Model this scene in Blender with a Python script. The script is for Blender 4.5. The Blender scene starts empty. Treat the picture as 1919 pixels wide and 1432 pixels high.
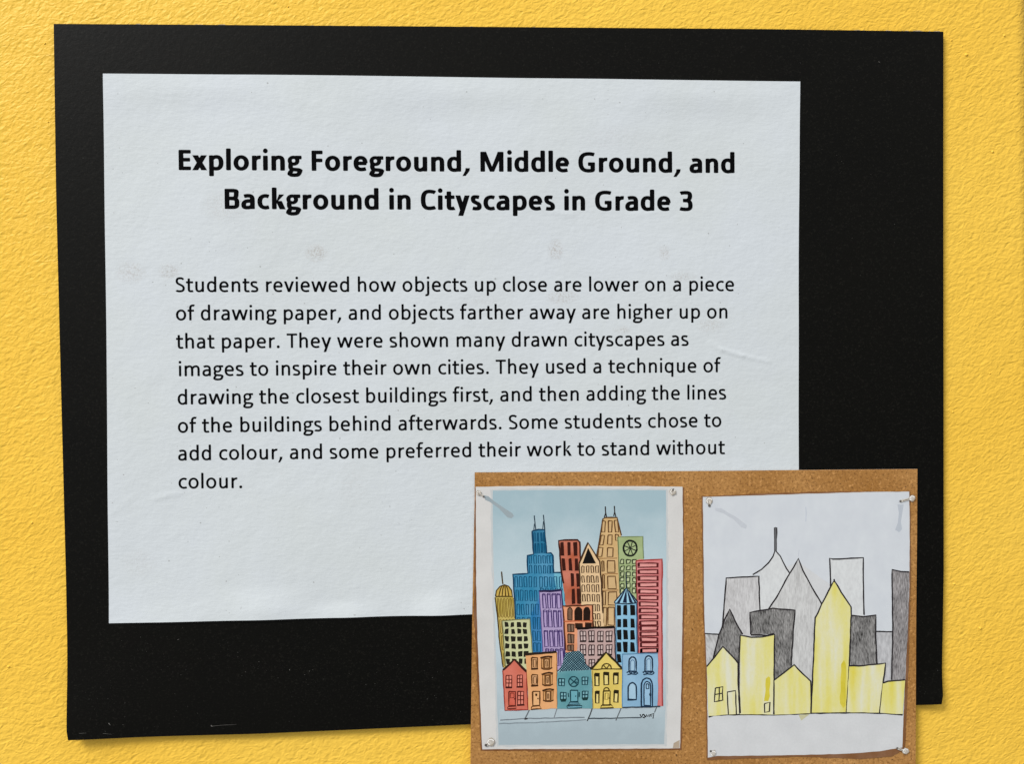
import bpy, math, random
from mathutils import Matrix, Vector, Euler

random.seed(7)
S = bpy.context.scene
COL = S.collection
PH_W, PH_H, FOC = 1919.0, 1432.0, 1600.0
WALL_Z = 1.40                                   # height of the notice's centre above the floor

# ------------------------------------------------------------------ camera
# wall frame: u to the right, v up, h out of the wall   ->   world (u, -h, v + WALL_Z)
TO_WORLD = Matrix(((1, 0, 0, 0), (0, 0, -1, 0), (0, 1, 0, WALL_Z), (0, 0, 0, 1)))
CAM_ROT = Euler((-0.0159, -0.0570, -0.0063), 'XYZ').to_matrix()
CAM_POS = Vector((0.0009, -0.0085, 0.3449))
cam = bpy.data.cameras.new('camera')
cam.sensor_width = 36.0
cam.lens = FOC / PH_W * 36.0
cam.clip_start, cam.clip_end = 0.01, 50.0
camo = bpy.data.objects.new('camera', cam)
COL.objects.link(camo)
camo.matrix_world = TO_WORLD @ (Matrix.Translation(CAM_POS) @ CAM_ROT.to_4x4())
S.camera = camo

# ------------------------------------------------------------------ light
S.view_settings.view_transform = 'Standard'
S.view_settings.look = 'None'
S.view_settings.exposure = 0.0
S.view_settings.gamma = 1.0
w = bpy.data.worlds.new('World')
S.world = w
w.use_nodes = True
bg = w.node_tree.nodes['Background']
# light of the room: pale ceiling and window side, darker floor and far side
wt = w.node_tree
wco = wt.nodes.new('ShaderNodeTexCoord')
wdot = wt.nodes.new('ShaderNodeVectorMath')
wdot.operation = 'DOT_PRODUCT'
wdot.inputs[1].default_value = (-0.38, -0.1, 0.90)
wt.links.new(wco.outputs['Generated'], wdot.inputs[0])
wmr = wt.nodes.new('ShaderNodeMapRange')
wmr.inputs['From Min'].default_value = -0.7
wmr.inputs['From Max'].default_value = 0.8
wmr.inputs['To Min'].default_value = 0.05
wmr.inputs['To Max'].default_value = 1.0
wt.links.new(wdot.outputs['Value'], wmr.inputs['Value'])
wt.links.new(wmr.outputs['Result'], bg.inputs['Strength'])
bg.inputs['Color'].default_value = (0.97, 0.985, 1.0, 1)


def area(name, pos, target, size, power, col=(1, 1, 1)):
    l = bpy.data.lights.new(name, 'AREA')
    l.shape = 'RECTANGLE'
    l.size, l.size_y = size
    l.energy = power
    l.color = col
    o = bpy.data.objects.new(name, l)
    COL.objects.link(o)
    p = TO_WORLD @ Vector(pos)
    t = TO_WORLD @ Vector(target)
    o.location = p
    o.rotation_euler = (t - p).to_track_quat('-Z', 'Y').to_euler()
    return o


area('window_light', (-4.0, 4.5, 3.6), (0.1, 0, 0), (2.2, 2.2), 470, (1.0, 0.99, 0.97))

# ------------------------------------------------------------------ helpers


def P(px, py, h=0.0):
    """point of the photograph -> (u, v) on the plane h metres in front of the wall"""
    d = CAM_ROT @ Vector(((px - PH_W / 2) / FOC, (PH_H / 2 - py) / FOC, -1.0))
    k = (h - CAM_POS.z) / d.z
    return CAM_POS.x + d.x * k, CAM_POS.y + d.y * k


def lin(c):
    c /= 255.0
    return c / 12.92 if c <= 0.04045 else ((c + 0.055) / 1.055) ** 2.4


def alb(rgb, k=1.12):
    return tuple(min(0.93, lin(c) * k) for c in rgb) + (1,)


class NT:
    def __init__(self, name):
        self.m = bpy.data.materials.new(name)
        self.m.use_nodes = True
        self.t = self.m.node_tree
        self.b = self.t.nodes['Principled BSDF']
        tc = self.t.nodes.new('ShaderNodeTexCoord')
        self.co = tc.outputs['Object']

    def n(self, typ, **kw):
        nd = self.t.nodes.new(typ)
        for k, v in kw.items():
            setattr(nd, k, v)
        return nd

    def link(self, a, b):
        self.t.links.new(a, b)

    def noise(self, scale, detail=3, rough=0.5, stretch=(1, 1, 1), dist=0.0, off=(0, 0, 0), rot=0.0):
        co = self.co
        if rot:
            mr = self.n('ShaderNodeMapping')
            mr.inputs['Rotation'].default_value = (0, rot, 0)
            self.link(co, mr.inputs['Vector'])
            co = mr.outputs['Vector']
        mp = self.n('ShaderNodeMapping')
        mp.inputs['Scale'].default_value = stretch
        mp.inputs['Location'].default_value = off
        self.link(co, mp.inputs['Vector'])
        nz = self.n('ShaderNodeTexNoise')
        nz.inputs['Scale'].default_value = scale
        nz.inputs['Detail'].default_value = detail
        nz.inputs['Roughness'].default_value = rough
        nz.inputs['Distortion'].default_value = dist
        self.link(mp.outputs['Vector'], nz.inputs['Vector'])
        return nz.outputs['Fac']

    def ramp(self, fac, stops):
        r = self.n('ShaderNodeValToRGB')
        el = r.color_ramp.elements
        while len(el) < len(stops):
            el.new(0.5)
        for e, (p, c) in zip(el, stops):
            e.position = p
            e.color = c if len(c) == 4 else tuple(c) + (1,)
        self.link(fac, r.inputs['Fac'])
        return r.outputs['Color']

    def mix(self, fac, a, b, blend='MIX'):
        mx = self.n('ShaderNodeMix', data_type='RGBA', blend_type=blend)
        for sock, val in ((mx.inputs['Factor'], fac), (mx.inputs['A'], a), (mx.inputs['B'], b)):
            if hasattr(val, 'is_linked'):
                self.link(val, sock)
            else:
                sock.default_value = val
        return mx.outputs['Result']

    def math(self, op, a, b=0.0, clamp=False):
        md = self.n('ShaderNodeMath', operation=op, use_clamp=clamp)
        for sock, val in ((md.inputs[0], a), (md.inputs[1], b)):
            if hasattr(val, 'is_linked'):
                self.link(val, sock)
            else:
                sock.default_value = val
        return md.outputs[0]

    def bump(self, height, dist, strength=1.0, prev=None):
        bp = self.n('ShaderNodeBump')
        bp.inputs['Strength'].default_value = strength
        bp.inputs['Distance'].default_value = dist
        self.link(height, bp.inputs['Height'])
        if prev is not None:
            self.link(prev, bp.inputs['Normal'])
        return bp.outputs['Normal']

    def done(self, col, rough=0.6, spec=0.3, normal=None):
        if hasattr(col, 'is_linked'):
            self.link(col, self.b.inputs['Base Color'])
        else:
            self.b.inputs['Base Color'].default_value = col
        self.b.inputs['Roughness'].default_value = rough
        self.b.inputs['Specular IOR Level'].default_value = spec
        if normal is not None:
            self.link(normal, self.b.inputs['Normal'])
        return self.m


def grey(v):
    return (v, v, v, 1)


def mesh_obj(name, verts, faces, mats, fmat=None, parent=None, base=(0, 0, 0), smooth=False):
    """verts in the wall frame (u, v, h); base = wall-frame origin of the thing"""
    me = bpy.data.meshes.new(name)
    vs = [(x - base[0], -(h - base[2]), y - base[1]) for x, y, h in verts]
    me.from_pydata(vs, [], faces)
    for m in mats:
        me.materials.append(m)
    if fmat:
        me.polygons.foreach_set('material_index', fmat)
    if smooth:
        ns = smooth if smooth > 1 else len(me.polygons)
        me.polygons.foreach_set('use_smooth', [i < ns for i in range(len(me.polygons))])
    me.update()
    o = bpy.data.objects.new(name, me)
    COL.objects.link(o)
    if parent:
        o.parent = parent
    return o


def tag(o, label=None, cat=None, kind=None):
    if label:
        o['label'] = label
    if cat:
        o['category'] = cat
    if kind:
        o['kind'] = kind
    return o


def empty(name, base, label, cat):
    o = bpy.data.objects.new(name, None)
    COL.objects.link(o)
    o.empty_display_size = 0.02
    o.location = TO_WORLD @ Vector(base)
    return tag(o, label, cat)


def polyline(pts, t):
    L = [math.dist(pts[i], pts[i + 1]) for i in range(len(pts) - 1)]
    s = t * sum(L)
    for i, l in enumerate(L):
        if s <= l or i == len(L) - 1:
            f = s / l
            return (pts[i][0] + (pts[i + 1][0] - pts[i][0]) * f, pts[i][1] + (pts[i + 1][1] - pts[i][1]) * f)
        s -= l


def sheet(top, right, bottom, left, h0, nu, nv, hfun, thick):
    """Coons patch in the wall frame between four edges given on the photo (top/bottom left to right,
    left/right top to bottom), with real thickness"""
    T = [P(*p, h0) for p in top]
    R = [P(*p, h0) for p in right]
    B = [P(*p, h0) for p in bottom]
    Lf = [P(*p, h0) for p in left]
    c00, c10, c01, c11 = T[0], T[-1], B[0], B[-1]
    vs, fs = [], []
    for j in range(nv + 1):
        b = j / nv
        l, r = polyline(Lf, b), polyline(R, b)
        for i in range(nu + 1):
            a = i / nu
            t, bo = polyline(T, a), polyline(B, a)
            x, y = [(1 - b) * t[k] + b * bo[k] + (1 - a) * l[k] + a * r[k]
                    - ((1 - a) * (1 - b) * c00[k] + a * (1 - b) * c10[k] + (1 - a) * b * c01[k] + a * b * c11[k])
                    for k in (0, 1)]
            vs.append((x, y, hfun(x, y, a, b)))
    W = nu + 1
    for j in range(nv):
        for i in range(nu):
            q = j * W + i
            fs.append((q, q + W, q + W + 1, q + 1))
    rim = [i for i in range(W)] + [j * W + nu for j in range(1, nv + 1)] + \
          [nv * W + i for i in range(nu - 1, -1, -1)] + [j * W for j in range(nv - 1, 0, -1)]
    m = len(rim)
    n = len(vs)
    for k in rim:
        vs.append(vs[k])
    for k in rim:
        x, y, h = vs[k]
        vs.append((x, y, h - thick))
    for k in range(m):
        fs.append((n + k, n + (k + 1) % m, n + m + (k + 1) % m, n + m + k))
    return vs, fs


# ------------------------------------------------------------------ the wall
def wall_material():
    t = NT('yellow_wall_paint')
    big = t.noise(9, 2, 0.5)
    fine = t.noise(260, 3, 0.55)
    c = t.mix(t.ramp(big, [(0.3, grey(0)), (0.7, grey(1))]), (0.895, 0.535, 0.058, 1), (0.93, 0.590, 0.080, 1))
    scuff = t.ramp(t.noise(34, 4, 0.65, off=(3, 3, 9)), [(0.60, grey(0)), (0.75, grey(0.22))])
    c = t.mix(scuff, c, (0.80, 0.50, 0.10, 1))
    c = t.mix(t.math('MULTIPLY', fine, 0.12), c, (0.84, 0.46, 0.04, 1))
    r1 = t.noise(500, 1.5, 0.45, stretch=(0.72, 1, 1.3), dist=0.5, rot=0.62)
    r2 = t.noise(760, 2.0, 0.5, stretch=(0.8, 1, 1.2), off=(3, 1, 2), rot=0.5)
    r3 = t.noise(330, 1.5, 0.5, stretch=(0.7, 1, 1.15), dist=0.6, off=(8, 2, 5), rot=0.1)
    ridg = t.math('SUBTRACT', 1.0, t.math('ABSOLUTE', t.math('MULTIPLY', t.math('SUBTRACT', r3, 0.5), 3.6), 0), True)
    low = t.noise(85, 2.0, 0.5, off=(1, 5, 2))
    hh = t.math('ADD', t.math('MULTIPLY', ridg, 0.34), t.math('MULTIPLY', r2, 0.36))
    hh = t.math('ADD', hh, t.math('MULTIPLY', low, 1.1))
    hh = t.math('ADD', hh, t.math('MULTIPLY', r1, 0.80))
    nrm = t.bump(hh, 0.00057, 0.74)
    return t.done(c, 0.45, 0.16, nrm)


WALLM = wall_material()


def build_wall():
    vs, fs = [], []
    r = 0.009
    # rounded outer corner, leaning a little, then the return of the wall
    prof = []
    top, bot = P(1902, 0), P(1919, 1085)
    slope = (bot[0] - top[0]) / (bot[1] - top[1])

    def corner_u(v):
        return top[0] + slope * (v - top[1])
    rows = [-1.40, -0.6, -0.3, -0.15, 0, 0.15, 0.3, 0.6, 1.3]
    arc = [(r * math.sin(math.radians(a)), -r + r * math.cos(math.radians(a))) for a in range(0, 91, 6)]
    for v in rows:
        cu = corner_u(max(-0.3, min(0.3, v)))
        line = [(-1.6, 0), (-0.6, 0), (-0.3, 0), (-0.1, 0), (0.1, 0)]
        line += [(cu + a, h) for a, h in arc] + [(cu + r, -0.2), (cu + r, -0.6)]
        for u, h in line:
            vs.append((u, v, h))
        W = len(line)
    for j in range(len(rows) - 1):
        for i in range(W - 1):
            a = j * W + i
            fs.append((a, a + 1, a + W + 1, a + W))
    # pimples of dried paint standing on the wall
    for (px, py, rr) in [(1783, 75, 1.0), (1811, 102, 1.5), (1860, 284, 1.3), (1788, 1095, 1.2), (1837, 1178, 1.4),
                         (1882, 66, 1.2), (1803, 86, 0.7), (1855, 700, 1.0), (1870, 1330, 0.9), (84, 81, 0.9),
                         (16, 1250, 1.1), (60, 980, 0.9), (1330, 22, 0.8), (540, 12, 0.8), (90, 228, 0.8), (1786, 772, 1.0)]:
        u, v = P(px, py)
        rr *= 0.00050
        n0 = len(vs)
        K = 10
        el, an = random.uniform(0.8, 1.5), random.uniform(0, 3)
        for ring, hgt in ((1.0, -0.1), (0.72, 0.35), (0.35, 0.6)):
            for k in range(K):
                a = 2 * math.pi * k / K
                x, y = math.cos(a) * ring * el, math.sin(a) * ring
                vs.append((u + rr * (x * math.cos(an) - y * math.sin(an)), v + rr * (x * math.sin(an) + y * math.cos(an)), rr * hgt))
        vs.append((u, v, rr * 0.68))
        for g in range(2):
            for k in range(K):
                a, b = n0 + g * K + k, n0 + g * K + (k + 1) % K
                fs.append((a, b, b + K, a + K))
        for k in range(K):
            fs.append((n0 + 2 * K + k, n0 + 2 * K + (k + 1) % K, n0 + 3 * K))
    o = mesh_obj('wall', vs, fs, [WALLM], smooth=True)
    o.location = (0, 0, WALL_Z)
    tag(o, kind='structure')


build_wall()

# ------------------------------------------------------------------ black backing board
H_BOARD, H_PAPER, H_PRINT = 0.0022, 0.0026, 0.0034


def sm(x):
    x = max(0.0, min(1.0, x))
    return x * x * (3 - 2 * x)


def board_h(x, y, a, b):
    bl = math.hypot(a * 0.35, (1 - b) * 0.28)
    br = math.hypot((1 - a) * 0.35, (1 - b) * 0.28)
    h = H_BOARD + 0.0015 * (1 - sm(bl / 0.05)) ** 2 + 0.0015 * (1 - sm(br / 0.022)) ** 2
    h += 0.0006 * sm((b - 0.85) / 0.15) * (1 - sm((a - 0.2) / 0.4))
    return h


def board_material():
    t = NT('black_card')
    big = t.noise(14, 3, 0.6)
    fib = t.noise(1100, 3, 0.75, stretch=(1, 1, 1.4))
    c = t.mix(big, (0.0007, 0.0007, 0.0004, 1), (0.0032, 0.0029, 0.0016, 1))
    c = t.mix(t.ramp(fib, [(0.55, grey(0)), (0.76, grey(0.55))]), c, (0.024, 0.022, 0.017, 1))
    dust = t.noise(2300, 1, 0.5, off=(4, 2, 7))
    where = t.noise(60, 2, 0.5, off=(1, 9, 4))
    d = t.math('MULTIPLY', t.ramp(dust, [(0.775, grey(0)), (0.81, grey(1))]), t.ramp(where, [(0.42, grey(0)), (0.62, grey(1))]))
    c = t.mix(t.math('MULTIPLY', d, 0.55), c, (0.33, 0.32, 0.29, 1))
    nrm = t.bump(t.noise(700, 3, 0.6), 0.00012, 0.6)
    return t.done(c, 0.45, 0.115, nrm)


def build_board():
    base = (*P(943, 1370), 0.0)
    M = board_material()
    edge = NT('torn_card_edge')
    EM = edge.done(edge.mix(edge.noise(1500, 2), (0.03, 0.027, 0.022, 1), (0.62, 0.53, 0.40, 1)), 0.9, 0.1)
    root = empty('backing_board', base, 'large black card backing board fixed to the yellow wall behind the white notice', 'board')
    vs, fs = sheet([(100.5, 44), (300, 45.2), (480, 46.4), (900, 49.5), (1440, 53.8), (1768, 58.6)],
                   [(1768, 58.6), (1767.8, 360), (1768.6, 1072), (1766.5, 1200), (1764, 1306), (1761, 1318)],
                   [(132, 1384), (480, 1375), (882, 1358), (1716, 1321.5), (1761, 1318)],
                   [(100.5, 44), (105, 360), (113.5, 700), (123.3, 1072), (129.3, 1372), (132, 1384)],
                   H_BOARD, 90, 80, board_h, 0.0009)
    nf = len(fs)
    # chipped spots and a scratch where the white core shows
    for x0, y0, x1, y1, wd in ((206.5, 1353, 209.5, 1357, 1.1), (396.5, 1358.5, 399, 1361, 1.3), (399, 1360, 420, 1358, 0.35), (420, 1358, 444, 1357, 0.3),
                               (153, 1371, 166, 1370.5, 0.4), (196, 1372, 212, 1374, 0.3), (333, 1199, 336, 1198, 0.6), (1646, 115, 1648, 117, 0.7)):
        L = math.dist((x0, y0), (x1, y1))
        wd *= 0.75
        ox, oy = -(y1 - y0) / L * wd, (x1 - x0) / L * wd
        n = len(vs)
        for a, b in ((x0 + ox, y0 + oy), (x0 - ox, y0 - oy), (x1 - ox * 0.5, y1 - oy * 0.5), (x1 + ox * 0.5, y1 + oy * 0.5)):
            u, v = P(a, b, H_BOARD)
            vs.append((u, v, board_h(u, v, (a - 115) / 1650, (b - 50) / 1315) + 0.00025))
        fs.append((n, n + 1, n + 2, n + 3))
    ct = NT('chipped_card_core')
    CM = ct.done(ct.mix(ct.noise(900), (0.05, 0.045, 0.04, 1), (0.24, 0.23, 0.21, 1)), 0.9, 0.1)
    mesh_obj('card', vs, fs, [M, CM], [0] * nf + [1] * (len(fs) - nf), root, base)
    # ragged fibres where the top edge was cut
    V, F = [], []
    for k in range(300):
        t = random.random() ** 0.8
        px = 230 + t * 1535
        py = 44 + (px - 100) / 1668 * 14.3
        u, v = P(px, py, H_BOARD)
        ln = random.uniform(0.08, 0.55) * 0.001
        wd = random.choice((0.3, 0.5, 0.9, 1.6, 2.6)) * 0.001
        hh = H_BOARD - random.uniform(0.0001, 0.0006)
        n = len(V)
        V += [(u - wd, v - 0.0004, hh), (u + wd, v - 0.0004, hh), (u + wd * 0.6, v + ln, hh - 0.0001), (u - wd * 0.3, v + ln * 0.7, hh - 0.0001)]
        V += [(x, y, h - 0.0002) for x, y, h in V[n:n + 4]]
        F += [(n, n + 1, n + 2, n + 3), (n + 1, n + 5, n + 6, n + 2), (n + 2, n + 6, n + 7, n + 3), (n + 3, n + 7, n + 4, n)]
    mesh_obj('torn_edge', V, F, [EM], parent=root, base=base)


build_board()

# ------------------------------------------------------------------ white notice
CREASES = [((1330, 643), (1352, 655), 0.12, 1.0), ((1352, 655), (1392, 667), 0.26, 0.62), ((1392, 667), (1440, 678), 0.18, 0.62),
           ((1035, 398), (1075, 402), 0.10, 0.9), ((212, 960), (250, 930), 0.08, 1.0), ((290, 935), (312, 929), 0.12, 0.7), ((312, 929), (338, 926), 0.12, 0.7),
           ((1180, 405), (1225, 398), 0.06, 1.0)]
CREASES = [(P(*a, H_PAPER), P(*b, H_PAPER), am, wd) for a, b, am, wd in CREASES]
DENTS = []
_r = random.Random(3)
for _ in range(60):
    DENTS.append((*P(_r.uniform(210, 1490), _r.uniform(160, 1150), H_PAPER), _r.uniform(-0.035, 0.05), _r.uniform(0.5, 1.1)))


# the lower edge of the sheet has come away a little, in waves (photo x, y where it starts, half width and run in mm, lift in mm)
BULGES = [(495, 1092, 14, 13, 1.05), (655, 1122, 9, 8, 0.75), (822, 1100, 9, 12, 0.95), (590, 1128, 9, 8, 0.35), (330, 1120, 18, 12, 0.45)]
BULGES = [(P(px, py, H_PAPER)[0] * 1000, P(px, py, H_PAPER)[1] * 1000, wd, L, am) for px, py, wd, L, am in BULGES]


def paper_h(u, v):
    m = 1000.0
    x, y = u * m, v * m
    h = 0.24 * math.sin(x / 17 + 1.3 + 0.8 * math.sin(y / 31)) * math.sin(y / 23 + 0.4) + 0.14 * math.sin(x / 9.0 + y / 13.0) * math.sin(y / 37.0)
    for (bx, by, wd, L, am) in BULGES:
        if y < by:
            h += am * sm((by - y) / L) * math.exp(-((x - bx) / wd) ** 2)
    h += 0.40 * math.exp(-((y - 101) / 6.0) ** 2) * (0.5 + 0.5 * math.sin(x / 16.0 + 1.6))
    for (ax, ay), (bx, by), am, wd in CREASES:
        dx, dy = bx - ax, by - ay
        L2 = dx * dx + dy * dy
        t = max(0.0, min(1.0, ((u - ax) * dx + (v - ay) * dy) / L2))
        d = math.hypot(u - ax - dx * t, v - ay - dy * t) * m
        if d < 4:
            h += am * math.exp(-(d / wd) ** 2)
    for (ax, ay, am, wd) in DENTS:
        d2 = ((u - ax) ** 2 + (v - ay) ** 2) * 1e6
        if d2 < 9:
            h += am * math.exp(-d2 / (wd * wd))
    return H_PAPER + max(h, -0.22) * 0.001


def paper_material(base):
    t = NT('white_notice_paper')
    big = t.noise(18, 3, 0.55)
    fine = t.noise(650, 4, 0.65)
    c = t.mix(t.ramp(big, [(0.35, grey(0)), (0.65, grey(1))]), (0.630, 0.668, 0.676, 1), (0.648, 0.688, 0.722, 1))
    c = t.mix(t.math('MULTIPLY', fine, 0.22), c, (0.54, 0.575, 0.59, 1))
    # scuffs and brownish stains with edges of their own
    spots = [(592, 474, 16, 13, 0.55), (1041, 468, 12, 16, 0.5), (1245, 474, 9, 12, 0.42), (1053, 556, 24, 11, 0.42), (1280, 518, 20, 8, 0.35),
             (1165, 618, 14, 6, 0.4), (420, 386, 34, 22, 0.22), (245, 510, 22, 16, 0.35), (318, 508, 16, 11, 0.45), (790, 322, 30, 8, 0.14),
             (262, 1055, 26, 20, 0.14), (1160, 262, 60, 22, 0.10), (900, 562, 30, 10, 0.14), (660, 905, 22, 34, 0.10), (1330, 610, 22, 10, 0.3)]
    speck = t.noise(1500, 2, 0.7)
    sep = t.n('ShaderNodeSeparateXYZ')
    t.link(t.co, sep.inputs[0])
    total = None
    for px, py, sx, sy, amt in spots:
        u, v = P(px, py, H_PAPER)
        k = 0.000214
        dx = t.math('DIVIDE', t.math('SUBTRACT', sep.outputs['X'], u - base[0]), sx * k)
        dy = t.math('DIVIDE', t.math('SUBTRACT', sep.outputs['Z'], v - base[1]), sy * k)
        d = t.math('ADD', t.math('MULTIPLY', dx, dx), t.math('MULTIPLY', dy, dy))
        f = t.math('MULTIPLY', t.math('SUBTRACT', 1.0, t.math('MULTIPLY', d, 0.5), True), amt)
        total = f if total is None else t.math('ADD', total, f)
    fac = t.math('MULTIPLY', total, t.ramp(speck, [(0.46, grey(0.08)), (0.62, grey(1))]))
    c = t.mix(fac, c, (0.33, 0.27, 0.215, 1))
    dot = t.noise(820, 0, 0.5, off=(7, 3, 1))
    c = t.mix(t.ramp(dot, [(0.835, grey(0)), (0.86, grey(0.5))]), c, (0.22, 0.21, 0.2, 1))
    n1 = t.bump(t.noise(520, 4, 0.62, stretch=(0.55, 1, 1.5)), 0.00010, 0.85)
    n2 = t.bump(t.noise(95, 3, 0.6), 0.00034, 0.8, n1)
    return t.done(c, 0.62, 0.25, n2)


NOTICE_BASE = (*P(850, 1152, H_PAPER), H_PAPER)
notice = empty('paper_notice', NOTICE_BASE, 'white printed letter paper notice on the black board, bold heading and a paragraph of text', 'notice')
vs, fs = sheet([(193, 137.5), (480, 139.2), (900, 144.5), (1200, 148.6), (1499.8, 152)],
               [(1499.8, 152), (1498.4, 260), (1497.3, 400), (1496.8, 700), (1497.4, 1136.5)],
               [(204, 1168.8), (480, 1161.8), (882, 1151.5), (1497.4, 1136.5)],
               [(193, 137.5), (196, 360), (199.5, 640), (203, 1000), (204, 1168.8)],
               H_PAPER, 330, 260, lambda x, y, a, b: paper_h(x, y), 0.00012)
mesh_obj('sheet', vs, fs, [paper_material(NOTICE_BASE)], parent=notice, base=NOTICE_BASE, smooth=330 * 260)

# ---- lettering: humanist sans drawn as pen strokes, 1000 units to the em
XH, CAP, ASC, DESC = 466, 634, 684, -186


def bez(p0, p1, p2, p3, n=10):
    out = []
    for i in range(1, n + 1):
        t = i / n
        s = 1 - t
        out.append((s ** 3 * p0[0] + 3 * s * s * t * p1[0] + 3 * s * t * t * p2[0] + t ** 3 * p3[0],
                    s ** 3 * p0[1] + 3 * s * s * t * p1[1] + 3 * s * t * t * p2[1] + t ** 3 * p3[1]))
    return out


def path(*seg):
    """first item a point; then points (lines) or triples of points (curves)"""
    pts = [seg[0]]
    for s in seg[1:]:
        if isinstance(s[0], tuple):
            pts += bez(pts[-1], *s)
        else:
            pts.append(s)
    return pts


def oval(cx, cy, rx, ry, a0=0, a1=360, n=30, e=2.08):
    out = []
    for i in range(n + 1):
        a = math.radians(a0 + (a1 - a0) * i / n)
        c, s = math.cos(a), math.sin(a)
        out.append((cx + rx * math.copysign(abs(c) ** (2 / e), c), cy + ry * math.copysign(abs(s) ** (2 / e), s)))
    return out


def mir(strokes, W):
    return [(k, [(W - x, y) for x, y in p]) for k, p in strokes]


def rot(strokes, W):
    return [(k, [(W - x, XH - y) for x, y in p]) for k, p in strokes]


REG = dict(a=479, b=525, c=423, d=525, e=498, f=305, g=471, h=525, i=229, j=239, k=455, l=229, m=799, n=525, o=527, p=525, q=525,
           r=349, s=391, t=335, u=525, v=452, w=715, y=453, S=459, T=487)
REG.update({',': 250, '.': 252, ' ': 226})
BLD = dict(a=494, b=537, c=418, d=537, e=503, g=474, i=246, k=480, l=246, n=537, o=538, p=537, r=355, s=399, t=347, u=537, x=459, y=474,
           E=488, F=459, M=874, G=637, B=561, C=529)
BLD.update({',': 258, ' ': 226, '3': 507})


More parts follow.
